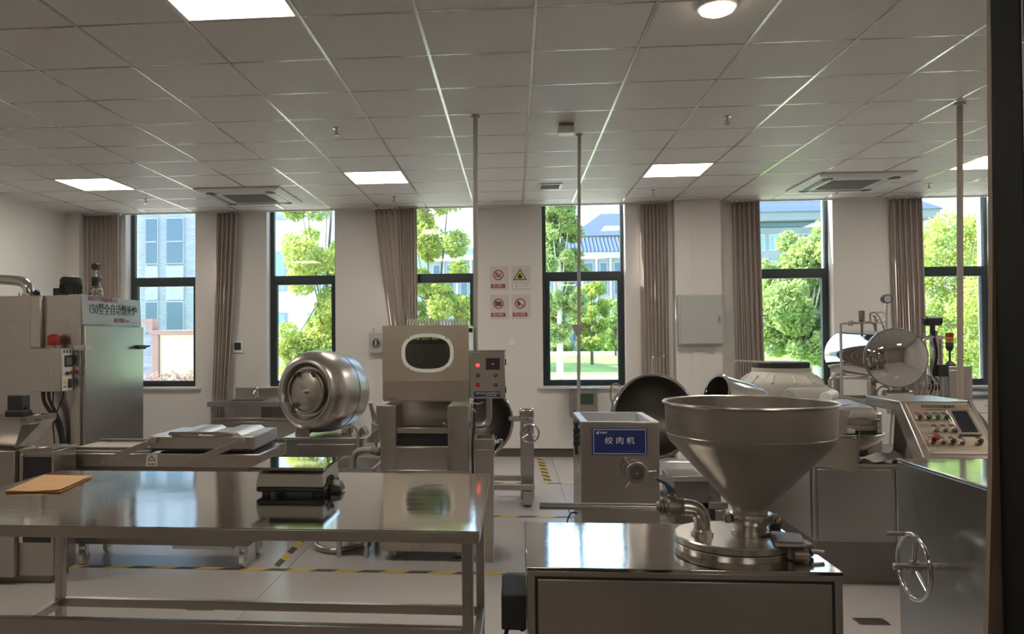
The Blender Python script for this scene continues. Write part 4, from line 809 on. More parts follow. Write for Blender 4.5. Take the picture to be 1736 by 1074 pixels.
# ---------------------------------------------- drum tumbler
t = thing('drum_tumbler', 'round stainless drum tumbler tilted on its stand, with a clamped circular door', 'machine', (-1.6, 6.4, 0))
ax = Vector((-.37, -.93, .045)).normalized(); c0 = Vector((-1.628, 6.44, 1.018))
def at(d): return c0 + ax*d
pr = [(-.30, .02), (-.30, .20), (-.285, .275), (-.25, .315), (-.20, .338), (.02, .345), (.12, .342), (.17, .328), (.210, .303), (.234, .277), (.246, .254), (.244, .238), (.222, .224), (.200, .206), (.200, .168), (.235, .163)]
dr_ = thing('drum', None, None); dr_.parent = t; dr_.location = c0 - t.location
B().lathe(c0, ax, pr, 72, cap=False).build('drum_shell', 'drumm', dr_)
B().torus(at(-.06), ax, .3425, .0035, 72, 8).build('weld_ring', 'steeld', dr_)
B().torus(at(.232), ax, .174, .011, 56, 10).build('door_ring', 'steeld', dr_)
B().lathe(at(.215), ax, [(0, .163), (.012, .163), (.018, .152), (.020, .001)], 48).build('door', 'steel', dr_)
B().torus(at(.244), ax, .171, .006, 56, 8).build('clamp_band', 'polish', dr_)
q = ax.to_track_quat('Z', 'Y'); 
def rad(a, r, d): return at(d) + (q @ Vector((math.cos(a), math.sin(a), 0)))*r
B().cyl(at(.232), at(.257), .022, seg=20).cyl(at(.257), at(.272), .012, seg=12).build('door_boss', 'steels', dr_)
B().cyl(at(.255), rad(2.4, .07, .255), .005, seg=8).build('door_spindle', 'steeld', dr_)
for a in (.9, 2.0, 3.9): B().cyl(rad(a, .158, .25), rad(a+.22, .172, .256), .013, seg=10).build('clamp_catch', 'blackm', dr_)
B().cyl(rad(3.5, .215, .238), rad(3.5, .215, .275), .016, seg=12).build('suction_port', 'polish', dr_)
B().box(-1.885, -1.230, 6.22, 6.80, .08, .635).build('stand_cabinet', 'steels', t, .006)
bx('stand_top', 'steels', -1.90, -1.215, 6.20, 6.82, .6355, .655, t, .004); bx('front_door', 'steel', -1.78, -1.30, 6.205, 6.2195, .12, .60, t, .004)
B().tube([(-1.405, 6.204, .30), (-1.405, 6.185, .32), (-1.405, 6.185, .44), (-1.405, 6.204, .46)], .009, 8).build('handle', 'polish', t)
for a in (-1.83, -1.28):
    for b in (6.28, 6.74): B().cyl((a, b, 0), (a, b, .0795), .03, seg=14).build('foot', 'black', t)
for s_, xx in ((-1, -1.83), (1, -1.29)):
    B().prism([(xx-.02, 6.36, .656), (xx+.06, 6.36, .656), (xx+.03-s_*.0, 6.36, .72), (xx+.0, 6.36, .72)], (0, .12, 0)).build('roller_bracket', 'steels', t, .004)
B().prism([(-1.225, 6.66, .656), (-1.16, 6.66, .656), (-1.24, 6.66, .90), (-1.275, 6.66, .90)], (0, .05, 0)).prism([(-1.24, 6.60, .56), (-1.165, 6.60, .56), (-1.165, 6.60, .70), (-1.24, 6.60, .74)], (0, .20, 0)).build('rear_brace', 'steels', t, .004)
for xx in (-1.73, -1.38): B().cyl((xx, 6.26, .697), (xx, 6.34, .697), .038, seg=20).build('roller', 'blackm', t)
B().box(-1.77, -1.69, 6.245, 6.259, .656, .72).box(-1.42, -1.34, 6.245, 6.259, .656, .72).build('roller_plate', 'steels', t)
B().tube([(-1.33, 6.215, .75), (-1.28, 6.20, .72), (-1.27, 6.19, .64), (-1.265, 6.19, .52), (-1.28, 6.2, .40)], .012, 10, 2).build('air_hose', 'hose', t)
B().tube([(-1.40, 6.22, .70), (-1.36, 6.21, .745), (-1.33, 6.215, .76)], .014, 10, 1).build('hose_fitting', 'polish', t)
# ---------------------------------------------- hood machine (brine injector)
t = thing('injector_machine', 'tall steel machine with an oval viewing window in its hood, behind the worktable', 'machine', (-.6, 5.35, 0))
x0, x1, y0, y1 = -.900, -.300, 5.0, 5.72
# lower body with side cheeks around an open slot
B().prism([(x0-.008, y0, 1.022), (x0+.115, y0, 1.022), (x0+.125, y0, 1.015), (x0+.125, y0, .60), (x0+.02, y0, .60), (x0+.02, y0, .80), (x0+.012, y0, .86), (x0-.006, y0, .93)], (0, y1-y0, 0)).build('left_cheek', 'steelv', t, .004)
B().prism([(x1-.135, y0, 1.015), (x1-.12, y0, 1.022), (x1, y0, 1.022), (x1, y0, .60), (x1-.135, y0, .60)], (0, y1-y0, 0)).build('right_cheek', 'steelv', t, .004)
B().box(x0+.02, x1, y0, y1, .07, .5995).build('lower_cabinet', 'steelv', t, .004)
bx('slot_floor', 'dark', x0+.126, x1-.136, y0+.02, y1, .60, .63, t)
bx('slot_sill', 'steel', x0+.126, x1-.136, y0+.001, y0+.0195, .60, .748, t, .003)
B().prism([(x0+.126, y0+.20, .87), (x1-.136, y0+.20, .87), (x1-.136, y0+.30, 1.05), (x0+.126, y0+.30, 1.05)], (0, .008, 0)).build('back_plate', 'steels', t)
bx('conveyor_hood', 'steels', x0+.127, x1-.137, y0+.03, y0+.20, .862, .870, t); bx('conveyor_hood_lip', 'steels', x0+.127, x1-.137, y0+.022, y0+.030, .835, .872, t, .002)
g = B()
for k in range(7): g.box(x0+.13, x1-.14, y0+.045, y0+.055, .762+k*.0135, .769+k*.0135)
g.build('slot_slats', 'blackm', t)
bx('slot_shade', 'dark', x0+.127, x1-.137, y0+.056, y0+.075, .749, .861, t); bx('front_bar', 'steels', x0+.128, x1-.138, y0+.004, y0+.014, .752, .757, t)  # dark box fills the slot as painted shade
B().tube([(x1-.15, y0+.03, .872), (x1-.15, y0+.03, .895), (x1-.17, y0+.03, .905)], .004, 8).build('latch_rod', 'polish', t)
for a in (x0+.10, x1-.08):
    for b in (y0+.12, y1-.12): B().cyl((a, b, .014), (a, b, .07), .012, seg=12).lathe((a, b, 0), (0, 0, 1), [(0, .042), (.006, .042), (.016, .014)], 20).build('levelling_foot', 'steels', t)
# hood with oval hole
hd = thing('hood', None, None); hd.parent = t; hd.location = Vector((-.575, 5.3, 1.3)) - t.location
hx0, hx1, hz0, hz1 = -.862, -.292, 1.180, 1.543; ocx, ocz, oa, ob = -.563, 1.363, .150, .106; n = 64
inn = oval(ocx, ocz, y0, oa, ob, n, 2.7)
def outer(p):
    dx, dz = p[0]-ocx, p[2]-ocz; k = min(((hx1-ocx) if dx > 0 else (ocx-hx0))/max(abs(dx), 1e-6), ((hz1-ocz) if dz > 0 else (ocz-hz0))/max(abs(dz), 1e-6)); return (ocx+dx*k, y0, ocz+dz*k)
out = [outer(p) for p in inn]
for cxx, czz in ((hx0, hz0), (hx0, hz1), (hx1, hz0), (hx1, hz1)):
    i = min(range(n), key=lambda i: (out[i][0]-cxx)**2+(out[i][2]-czz)**2); out[i] = (cxx, y0, czz)
sh = lambda L, d: [(p[0], p[1]+d, p[2]) for p in L]
B().rings([inn, out, sh(out, .004), sh(inn, .004)], False, False, True).build('front_panel', 'warmsheen', hd, smooth=False)
B().box(hx0, hx0+.004, y0+.0045, y1-.05, 1.06, hz1).box(hx1-.004, hx1, y0+.0045, y1-.05, 1.06, hz1).box(hx0+.0045, hx1-.0045, y0+.0045, y0+.13, hz1-.004, hz1).box(hx0+.0045, hx1-.0045, y1-.20, y1-.05, hz1-.004, hz1).box(hx0+.0045, hx1-.0045, y1-.054, y1-.05, 1.06, 1.44).build('hood_shell', 'steels', hd)
B().prism([(hx0, y0, 1.1795), (hx1, y0, 1.1795), (hx1, y0+.012, 1.055), (hx0, y0+.012, 1.055)], (0, .004, 0)).build('apron_panel', 'warmsheen', hd)
B().box(hx0+.0045, hx1-.0045, y0+.02, y0+.026, 1.045, 1.053).build('bottom_rail', 'steels', hd, .001)
r0, r1 = oval(ocx, ocz, y0-.007, oa+.022, ob+.022, n, 2.5), oval(ocx, ocz, y0-.007, oa-.002, ob-.002, n, 2.7)
B().rings([r0, r1, sh(r1, .006), sh(r0, .006)], False, False, True).build('window_ring', 'white', hd)
for a in (-.125, .125):
    for b in (-.098, .098): B().cyl((ocx+a, y0-.0071, ocz+b), (ocx+a, y0-.011, ocz+b), .005, seg=8).build('screw', 'steeld', hd)
B().prism(oval(ocx, ocz, y0+.006, oa+.004, ob+.004, n, 2.7), (0, .004, 0)).build('window_pane', 'coverglass', hd)
g = B()
for k in range(22): g.cyl((ocx-.14+k*.0133, y0+.16, 1.25), (ocx-.14+k*.0133, y0+.16, 1.42), .003, seg=6)
g.build('needle_row', 'steels', hd, kind='stuff'); bx('needle_bar', 'steeld', ocx-.16, ocx+.16, y0+.13, y0+.20, 1.42, 1.45, hd, .003); bx('needle_plate', 'castiron', ocx-.16, ocx+.16, y0+.12, y0+.21, 1.235, 1.25, hd, .003)
for k in range(5): B().cyl((ocx-.13+k*.065, y0+.18, 1.45), (ocx-.13+k*.065, y0+.18, 1.52), .012, seg=10).build('guide_rod', 'polish', hd)
g = B()
for k in range(20):
    x = -.715+k*.0205; g.tube([(x, y0+.14, hz1), (x, y0+.14, 1.575), (x+.006, y0+.14, 1.588), (x+.012, y0+.15, 1.575), (x+.012, y0+.16, hz1)], .0042, 6, 1)
g.build('brine_hoses', 'white', t, kind='stuff')
B().cyl((hx1, y0+.05, 1.51), (hx1+.022, y0+.05, 1.51), .014, seg=12).build('hinge_knob', 'black', hd)
bx('hinge_strip', 'steels', hx0+.02, hx0+.08, y0-.002, y0-.0003, 1.056, 1.068, hd); bx('hinge_strip', 'steels', hx1-.12, hx1-.02, y0-.002, y0-.0003, 1.056, 1.068, hd)
# control box on the right
cb = thing('control_box', None, None); cb.parent = t; cb.location = Vector((-.175, 5.05, 1.06)) - t.location
cx0, cx1, cz0, cz1 = -.287, -.058, 1.064, 1.373
bx('box_housing', 'steel', cx0, cx1, y0, y0+.15, cz0, cz1, cb, .006); bx('box_lid_edge', 'steels', cx0-.004, cx1+.004, y0-.004, y0+.154, cz1+.0002, cz1+.005, cb)
bx('display', 'screen', -.183, -.092, y0-.004, y0-.0002, 1.252, 1.326, cb); bx('display_light', 'redlit', -.140, -.132, y0-.0048, y0-.0041, 1.286, 1.291, cb)
B().lathe((-.235, y0-.0002, 1.281), (0, -1, 0), [(0, .0145), (.004, .0145), (.006, .012)], 20).build('button_bezel', 'steels', cb); B().lathe((-.235, y0-.0062, 1.281), (0, -1, 0), [(0, .0115), (.006, .0115), (.008, .008)], 20).build('lit_red_button', 'redlit', cb)
for xx, zz in ((-.235, 1.216), (-.120, 1.216), (-.120, 1.154)):
    B().lathe((xx, y0-.0002, zz), (0, -1, 0), [(0, .013), (.004, .013), (.006, .010), (.014, .010)], 20).build('knob', 'black', cb); bx('knob_mark', 'inkwhite', xx-.0015, xx+.0015, y0-.0155, y0-.0143, zz-.002, zz+.008, cb)
bx('red_rocker', 'red', -.250, -.222, y0-.005, y0-.0002, 1.140, 1.168, cb, .001)
bx('name_plate', 'navy', -.262, -.090, y0-.003, y0-.0002, 1.076, 1.112, cb); text('plate_lettering', '诸城市鑫正达机械有限公司', .014, (-.172, y0-.0034, 1.099), 'inkwhite', cb, width=.155); text('plate_lettering', '机械设备', .008, (-.15, y0-.0034, 1.085), 'inkwhite', cb, width=.07)
for z in (1.30, 1.12): B().cyl((cx1+.001, y0+.03, z-.02), (cx1+.001, y0+.03, z+.02), .006, seg=8).build('box_hinge', 'black', cb)
B().tube([(-.165, y0+.07, 1.064), (-.165, y0+.07, .95), (-.170, y0+.07, .915), (-.19, y0+.07, .893), (-.215, y0+.07, .885), (-.30, y0+.07, .885)], .020, 16, 2).build('box_arm', 'steels', t)
B().tube([(-.255, y0+.03, 1.064), (-.26, y0+.02, .98), (-.262, y0+.0, .88), (-.275, y0-.02, .80), (-.27, y0-.02, .60), (-.275, y0+.0, .30), (-.28, y0+.02, .08)], .009, 10, 2).build('cable', 'rubber', t)
B().tube([(-.30, y0+.02, 1.03), (-.27, y0-.005, 1.04), (-.235, y0-.01, 1.03), (-.20, y0, 1.045)], .004, 6, 1).tube([(-.29, y0+.01, .99), (-.262, y0-.01, 1.0), (-.25, y0-.01, .975)], .004, 6, 1).build('hose_clips', 'polish', t)
# waste bin bracket beside it
t = thing('filter_basket', 'narrow open steel filter bin with bent handles right of the hood machine', 'bin', (-.21, 5.15, 0))
B().rings([[(-.255, 5.02, .0), (-.145, 5.02, .0), (-.145, 5.25, .0), (-.255, 5.25, .0)], [(-.262, 5.01, .80), (-.138, 5.01, .80), (-.138, 5.26, .80), (-.262, 5.26, .80)], [(-.254, 5.018, .80), (-.146, 5.018, .80), (-.146, 5.252, .80), (-.254, 5.252, .80)], [(-.248, 5.028, .02), (-.152, 5.028, .02), (-.152, 5.242, .02), (-.248, 5.242, .02)]]).build('bin_body', 'steelv', t)
B().tube([(-.268, 5.005, .735), (-.132, 5.005, .735)], .006, 8).tube([(-.268, 5.005, .805), (-.132, 5.005, .805), (-.125, 5.06, .79), (-.125, 5.2, .79)], .006, 8).build('rim_rod', 'polish', t)
B().tube([(-.136, 5.05, .79), (-.115, 5.05, .77), (-.085, 5.05, .80), (-.085, 5.05, .76), (-.12, 5.05, .71), (-.136, 5.05, .69)], .008, 8, 1).tube([(-.136, 5.08, .75), (-.11, 5.08, .79), (-.09, 5.08, .78)], .006, 8, 1).build('bent_handle', 'polish', t)
# brine tank with hose
t = thing('brine_tank', 'open rectangular steel tank with a bent pipe left of the hood machine', 'tank', (-1.07, 5.3, 0))
tx0, tx1, ty0, ty1, tz = -1.250, -.925, 5.02, 5.58, .603
def fr(i, z): return [(tx0+i, ty0+i, z), (tx1-i, ty0+i, z), (tx1-i, ty1-i, z), (tx0+i, ty1-i, z)]
B().rings([fr(.03, .16), fr(.012, tz-.012), fr(0, tz-.01), fr(0, tz), fr(.018, tz), fr(.022, tz-.02), fr(.04, .18)]).build('tank_body', 'steels', t)
for a in (tx0+.07, tx1-.07):
    for b in (ty0+.08, ty1-.08): B().cyl((a, b, 0), (a, b, .159), .018, seg=12).build('leg', 'steels', t)
B().tube([(-.90, 5.10, .700), (-.96, 5.12, .712), (-1.04, 5.15, .708), (-1.085, 5.17, .68), (-1.10, 5.18, .63), (-1.10, 5.18, .50), (-1.10, 5.18, .30)], .021, 16, 2).build('suction_pipe', 'hose', t)
B().cyl((-.955, 5.12, .711), (-.905, 5.10, .702), .030, seg=16).cyl((-.925, 5.11, .73), (-.925, 5.11, .765), .008, seg=8).cyl((-.935, 5.11, .76), (-.90, 5.09, .80), .005, seg=8).build('pipe_valve', 'castiron', t)
t = thing('floor_hose', 'grey hose looping on the floor under the worktable', 'hose', (-1.23, 5.2, 0))
B().tube([(-1.05, 5.6, .022), (-1.05, 5.45, .022), (-1.10, 5.25, .022), (-1.23, 5.15, .022), (-1.36, 5.22, .022), (-1.42, 5.4, .022), (-1.45, 5.65, .022)], .020, 12, 3).build('hose_tube', 'steels', t)
# ============================================================ MIDDLE GROUND, RIGHT OF CENTRE
def kettle(name, lab, c, r, ax, post_side, wheel, faucet=False):
    """tilting jacketed kettle: bowl whose mouth faces ax"""
    c = Vector(c); ax = Vector(ax).normalized(); t = thing(name, lab, 'kettle', (c.x, c.y, 0))
    pr = [(-.95*r, .03)] + [(-r*math.cos(a)*.95, r*math.sin(a)) for a in [R(k) for k in range(15, 91, 9)]] + [(.06, r), (.075, r+.012), (.085, r+.004), (.075, r-.012), (.0, r-.016)] + [(-(r-.03)*math.cos(R(k))*.9, (r-.02)*math.sin(R(k))) for k in range(84, 10, -9)] + [(-(r-.03)*.9, .001)]
    B().lathe(c, ax, pr, 72).build('bowl', 'kettlem', t)
    B().torus(c+ax*.078, ax, r+.002, .011, 72, 10).build('bowl_rim', 'polish', t)
    for s_ in (-1, 1):
        px = c.x + s_*(r+.14)
        if post_side in (0, s_):
            bx('post', 'steels', px-.06, px+.06, c.y-.06, c.y+.06, .02, c.z+.02, t, .006)
            B().cyl((px-.075, c.y-.10, c.z+.06), (px-.075, c.y+.10, c.z+.06), .001, seg=6).build('axle_pin', 'steels', t)
            B().box(px-.065, px+.065, c.y-.09, c.y+.09, c.z+.021, c.z+.12).build('bearing_cap', 'polish', t, .02)
            B().cyl((c.x+s_*(r-.02), c.y, c.z+.02), (px-s_*.05, c.y, c.z+.02), .025, seg=14).build('trunnion', 'steels', t)
    for yy in (-.22, .22): bx('base_rail', 'steels', c.x-r-.2, c.x+r+.2, c.y+yy-.03, c.y+yy+.03, .14, .19, t, .004)
    for s_ in (-1, 1):
        bx('base_foot', 'steels', c.x+s_*(r+.14)-.04, c.x+s_*(r+.14)+.04, c.y-.27, c.y+.27, .02, .135, t, .004)
        for yy in (-.22, .22): B().cyl((c.x+s_*(r+.14), c.y+yy, 0), (c.x+s_*(r+.14), c.y+yy, .0195), .03, seg=12).build('foot', 'black', t)
    if wheel:
        wc = Vector((c.x+post_side*(r+.14)+.02, c.y-.22, c.z-.085)); h = thing('handwheel', None, None); h.parent = t; h.location = wc - t.location
        B().torus(wc, (0, 1, 0), .080, .0065, 40, 8).build('wheel_rim', 'polish', h)
        for a in (90, 210, 330): B().cyl(wc, wc+Vector((math.cos(R(a)), 0, math.sin(R(a))))*.078, .006, seg=8).build('spoke', 'polish', h)
        B().cyl(wc+Vector((0, -.02, 0)), wc+Vector((0, .15, 0)), .016, seg=12).build('hub', 'steeld', h)
        B().cyl(wc+Vector((.015, -.03, -.02)), wc+Vector((.03, -.06, -.04)), .010, seg=8).build('wheel_grip', 'steeld', h)
    return t
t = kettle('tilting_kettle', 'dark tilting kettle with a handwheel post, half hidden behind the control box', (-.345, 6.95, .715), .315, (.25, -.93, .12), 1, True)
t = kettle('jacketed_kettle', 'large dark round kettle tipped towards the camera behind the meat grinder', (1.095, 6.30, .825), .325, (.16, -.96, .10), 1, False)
B().tube([(1.135, 6.42, 1.14), (1.135, 6.42, 1.27), (1.145, 6.42, 1.295), (1.17, 6.42, 1.305), (1.22, 6.40, 1.305)], .012, 12, 1).cyl((1.15, 6.42, 1.305), (1.15, 6.42, 1.33), .012, seg=10).box(1.15, 1.215, 6.41, 6.425, 1.325, 1.332).build('water_tap', 'polish', t)
B().tube([(.80, 6.36, .90), (.775, 6.36, 1.0), (.79, 6.36, 1.07), (.83, 6.36, 1.08), (.86, 6.37, 1.06)], .008, 8, 2).build('hose_loop', 'hose', t)
bx('base_cabinet', 'steeld', 1.22, 1.48, 6.05, 6.55, .0, .36, t, .006); bx('base_bar', 'steels', 1.10, 1.50, 5.98, 6.03, .36, .40, t, .004)
# inclined drum and tank
t = thing('inclined_mixing_pot', 'steel mixing pot leaning over behind the funnel, left of the white tank', 'pot', (1.75, 6.0, 0))
a0, a1 = Vector((1.60, 5.82, .995)), Vector((2.05, 6.25, .79)); d = a1-a0; d = Vector((.90, .42, -.25)).normalized()
B().lathe((1.52, 5.95, 1.035), d, [(0, .125), (0, .140), (.010, .146), (.018, .140), (.34, .140), (.40, .12), (.42, .02), (.41, .001), (.40, .10), (.03, .120), (0, .125)], 48, cap=False).build('pot_shell', 'polish', t)
B().box(1.72, 1.90, 5.90, 6.15, .02, .82).build('support_post', 'steels', t, .01); bx('base_plate', 'steeld', 1.64, 1.96, 5.80, 6.3, 0, .0195, t, .004)
t = thing('white_drum_cover', 'low rounded pale metal cover right behind the funnel rim', 'cover', (2.2, 6.1, 0))
B().cyl((2.04, 5.95, .985), (2.37, 6.0, .985), .085, seg=32).build('cover_shell', 'pvc', t, .015); B().box(2.10, 2.30, 5.90, 6.08, 0, .915).build('pedestal', 'steels', t, .006)
t = thing('plastic_water_tank', 'white plastic water tank with a black lid below the fifth window', 'tank', (2.53, 7.55, 0))
B().lathe((2.53, 7.55, 0), (0, 0, 1), [(0, .36), (.02, .38), (.95, .385), (1.00, .38), (1.04, .36), (1.10, .285), (1.125, .262), (1.16, .262), (1.162, .24)], 56).build('tank_shell', 'tank', t)
for a in range(12): B().tube([(2.53+.30*math.cos(a*PI/6), 7.55+.30*math.sin(a*PI/6), 1.092), (2.53+.372*math.cos(a*PI/6), 7.55+.372*math.sin(a*PI/6), 1.028)], .012, 8).build('shoulder_rib', 'tank', t)
for z in (.3, .6, .9): B().torus((2.53, 7.55, z), (0, 0, 1), .380, .010, 56, 8).build('hoop', 'tank', t)
B().lathe((2.53, 7.55, 1.163), (0, 0, 1), [(0, .245), (.004, .252), (.045, .252), (.055, .235), (.05, .20), (.045, .02)], 48).build('lid', 'blackm', t)
B().tube([(2.03, 7.3, 1.02), (2.03, 7.3, 1.21), (2.045, 7.3, 1.235), (2.06, 7.3, 1.235), (2.42, 7.38, 1.215)], .009, 10, 1).build('fill_pipe', 'pvc', t)
# ---------------------------------------------- retort
t = thing('steam_retort', 'mirror-polished horizontal retort vessel with a domed door in front of the right windows', 'retort', (3.5, 7.8, 0))
p0, p1 = Vector((3.487, 7.36, 1.253)), Vector((3.585, 8.55, 1.262)); d = (p0-p1).normalized(); rr = .258
L = (p0-p1).length
B().lathe(p1, d, [(-.09, .001), (-.085, .08), (-.06, .17), (-.03, .225), (0, rr), (L-.03, rr)], 72).build('vessel', 'mirror', t)
B().lathe(p1+d*(L-.03), d, [(0, rr), (0, rr+.012), (.022, rr+.012), (.022, rr-.002)], 72).build('door_flange', 'steels', t)
B().lathe(p1+d*(L-.007), d, [(0, rr+.004), (.010, rr+.004), (.010, rr-.004)], 72).build('door_gasket', 'rubber', t)
B().lathe(p1+d*(L+.004), d, [(0, rr+.010), (.016, rr+.010), (.022, rr-.004), (.05, .225), (.08, .17), (.098, .10), (.105, .001)], 72).build('door_dome', 'mirror', t)
B().torus(p1+d*(L+.015), d, rr+.006, .009, 72, 8).build('locking_ring', 'steeld', t)
for yy in (7.55, 8.35):
    for s_ in (-1, 1):
        bx('leg', 'steels', 3.53+s_*.17-.025, 3.53+s_*.17+.025, yy-.025, yy+.025, .01, 1.06, t, .003)
    B().prism([(3.36, yy-.02, 1.061), (3.70, yy-.02, 1.061), (3.64, yy-.02, 1.02), (3.42, yy-.02, 1.02)], (0, .04, 0)).build('saddle', 'steels', t)
B().box(3.34, 3.72, 7.52, 7.56, .80, .84).box(3.34, 3.72, 8.33, 8.37, .80, .84).box(3.34, 3.38, 7.561, 8.329, .80, .84).box(3.68, 3.72, 7.561, 8.329, .80, .84).build('frame_rail', 'steels', t)
B().tube([(3.03, 7.42, .02), (3.03, 7.42, 1.57), (3.035, 7.42, 1.575), (3.26, 7.42, 1.578)], .012, 10).cyl((3.12, 7.42, 1.55), (3.12, 7.42, 1.60), .02, seg=12).build('white_pipe', 'pvc', t)
B().tube([(2.95, 7.5, .02), (2.95, 7.5, 1.03), (2.97, 7.5, 1.065), (3.0, 7.5, 1.07), (3.30, 7.5, 1.07)], .018, 12, 1).build('drain_pipe', 'steels', t)
B().cyl((3.22, 7.42, 1.45), (3.22, 7.42, 1.60), .012, seg=10).cyl((3.22, 7.42, 1.615), (3.22, 7.42, 1.69), .026, seg=16).lathe((3.22, 7.42, 1.585), (0, 0, 1), [(0, .02), (.02, .028), (.03, .02)], 10).build('safety_valve', 'castiron', t)
B().tube([(3.22, 7.42, 1.575), (3.30, 7.43, 1.585), (3.34, 7.45, 1.57), (3.36, 7.46, 1.50)], .012, 10, 1).tube([(3.30, 7.43, 1.66), (3.34, 7.43, 1.68), (3.38, 7.44, 1.64), (3.42, 7.45, 1.55), (3.44, 7.46, 1.505)], .008, 8, 2).tube([(3.36, 7.45, 1.505), (3.36, 7.45, 1.62), (3.33, 7.45, 1.65)], .010, 8, 1).cyl((3.36, 7.45, 1.58), (3.36, 7.45, 1.61), .024, seg=6).cyl((3.30, 7.43, 1.58), (3.30, 7.43, 1.665), .010, seg=8).build('valve_train', 'steels', t)
B().torus((3.405, 7.46, 1.625), (.3, -1, 0), .052, .005, 32, 8).build('pipe_coil', 'steels', t)
B().tube([(3.47, 7.50, 1.51), (3.475, 7.50, 1.74), (3.48, 7.50, 1.76)], .015, 10).build('gauge_stalk', 'steels', t); B().cyl((3.478, 7.47, 1.80), (3.478, 7.53, 1.80), .042, seg=24).build('pressure_gauge', 'blackm', t); B().cyl((3.478, 7.468, 1.80), (3.478, 7.4705, 1.80), .034, seg=24).build('gauge_dial', 'white', t)
# pump tangle at the right of the retort
B().box(3.865, 3.915, 7.46, 7.52, .02, 1.50).build('column', 'steelv', t, .004); B().cyl((3.955, 7.50, .02), (3.955, 7.50, 1.42), .018, seg=14).cyl((3.915, 7.49, 1.10), (3.955, 7.50, 1.10), .01, seg=8).build('standpipe', 'steels', t); B().cyl((3.915, 7.49, 1.38), (3.955, 7.50, 1.38), .01, seg=8).build('pipe_clip', 'steels', t)
B().cyl((3.80, 7.45, 1.59), (3.93, 7.45, 1.59), .045, seg=20).cyl((3.86, 7.45, 1.46), (3.86, 7.45, 1.56), .022, seg=14).lathe((3.795, 7.45, 1.59), (-1, 0, 0), [(0, .035), (.02, .035), (.025, .02)], 18).build('actuator', 'blackm', t)
B().tube([(3.74, 7.42, 1.40), (3.80, 7.42, 1.44), (3.86, 7.44, 1.44), (3.95, 7.46, 1.44)], .018, 12, 1).cyl((3.77, 7.42, 1.41), (3.77, 7.42, 1.48), .012, seg=10).cyl((3.72, 7.42, 1.38), (3.745, 7.42, 1.41), .028, seg=12).build('steam_inlet', 'polish', t)
B().tube([(3.87, 7.44, 1.50), (3.86, 7.43, 1.42), (3.885, 7.42, 1.30), (3.86, 7.42, 1.18), (3.84, 7.43, 1.05), (3.83, 7.44, .9)], .012, 10, 2).build('black_hose', 'rubber', t)
r2 = random.Random(3)
for k in range(7):
    xx = 3.70+k*.027; B().tube([(xx+r2.uniform(-.02, .02), 7.40+r2.uniform(0, .06), 1.04+r2.uniform(-.02, .12)), (xx+.03, 7.38, 1.0), (xx+r2.uniform(-.04, .04), 7.40, .92), (xx+r2.uniform(-.05, .05), 7.44, .80), (xx, 7.5, .60)], .007, 8, 2).build('flexible_hose', 'polish' if k % 2 else 'steels', t)
B().box(3.86, 3.95, 7.36, 7.45, 1.08, 1.19).cyl((3.80, 7.42, .98), (3.90, 7.42, .98), .03, seg=14).build('pump_head', 'blackm', t, .006)
B().box(3.52, 3.88, 7.36, 7.62, .72, .76).cyl((3.42, 7.45, .90), (3.66, 7.45, .90), .055, seg=24).build('feed_pump', 'steels', t, .003); B().torus((3.40, 7.42, .93), (0, 1, .2), .06, .008, 28, 8).build('pump_wheel', 'steeld', t)
for xx, z0_ in ((3.50, .98), (3.58, 1.0), (3.64, .97)): B().tube([(xx, 7.45, z0_), (xx+.01, 7.43, .88), (xx-.02, 7.44, .72), (xx-.02, 7.5, .3)], .010, 8, 1).build('vertical_pipe', 'steels', t)
t = thing('signal_cabinet', 'grey steel cabinet under the stack light at the far right', 'cabinet', (4.08, 7.6, 0))
bx('housing', 'steelv', 4.035, 4.265, 7.56, 7.90, .0, 1.165, t, .006); bx('cabinet_door', 'steel', 4.05, 4.25, 7.55, 7.5595, .08, 1.13, t, .003); bx('lock', 'black', 4.22, 4.23, 7.543, 7.5495, .70, .76, t)
t = thing('stack_light', 'red, orange and green stack light on the grey cabinet', 'signal light', (4.12, 7.62, 1.166))
B().lathe((4.12, 7.66, 1.166), (0, 0, 1), [(0, .05), (.012, .048), (.03, .03), (.05, .012)], 24).build('lamp_foot', 'blackm', t); B().cyl((4.12, 7.66, 1.21), (4.12, 7.66, 1.31), .009, seg=10).build('lamp_stem', 'blackm', t)
B().lathe((4.12, 7.66, 1.31), (0, 0, 1), [(0, .02), (.03, .034), (.045, .034)], 24).build('lamp_socket', 'blackm', t)
for z, mt in ((1.3555, 'darkgreen'), (1.395, 'orange'), (1.435, 'red')): B().cyl((4.12, 7.66, z), (4.12, 7.66, z+.038), .034, seg=24).build('lens', mt, t)
B().cyl((4.12, 7.66, 1.4735), (4.12, 7.66, 1.482), .032, seg=24).build('lamp_cap', 'blackm', t)

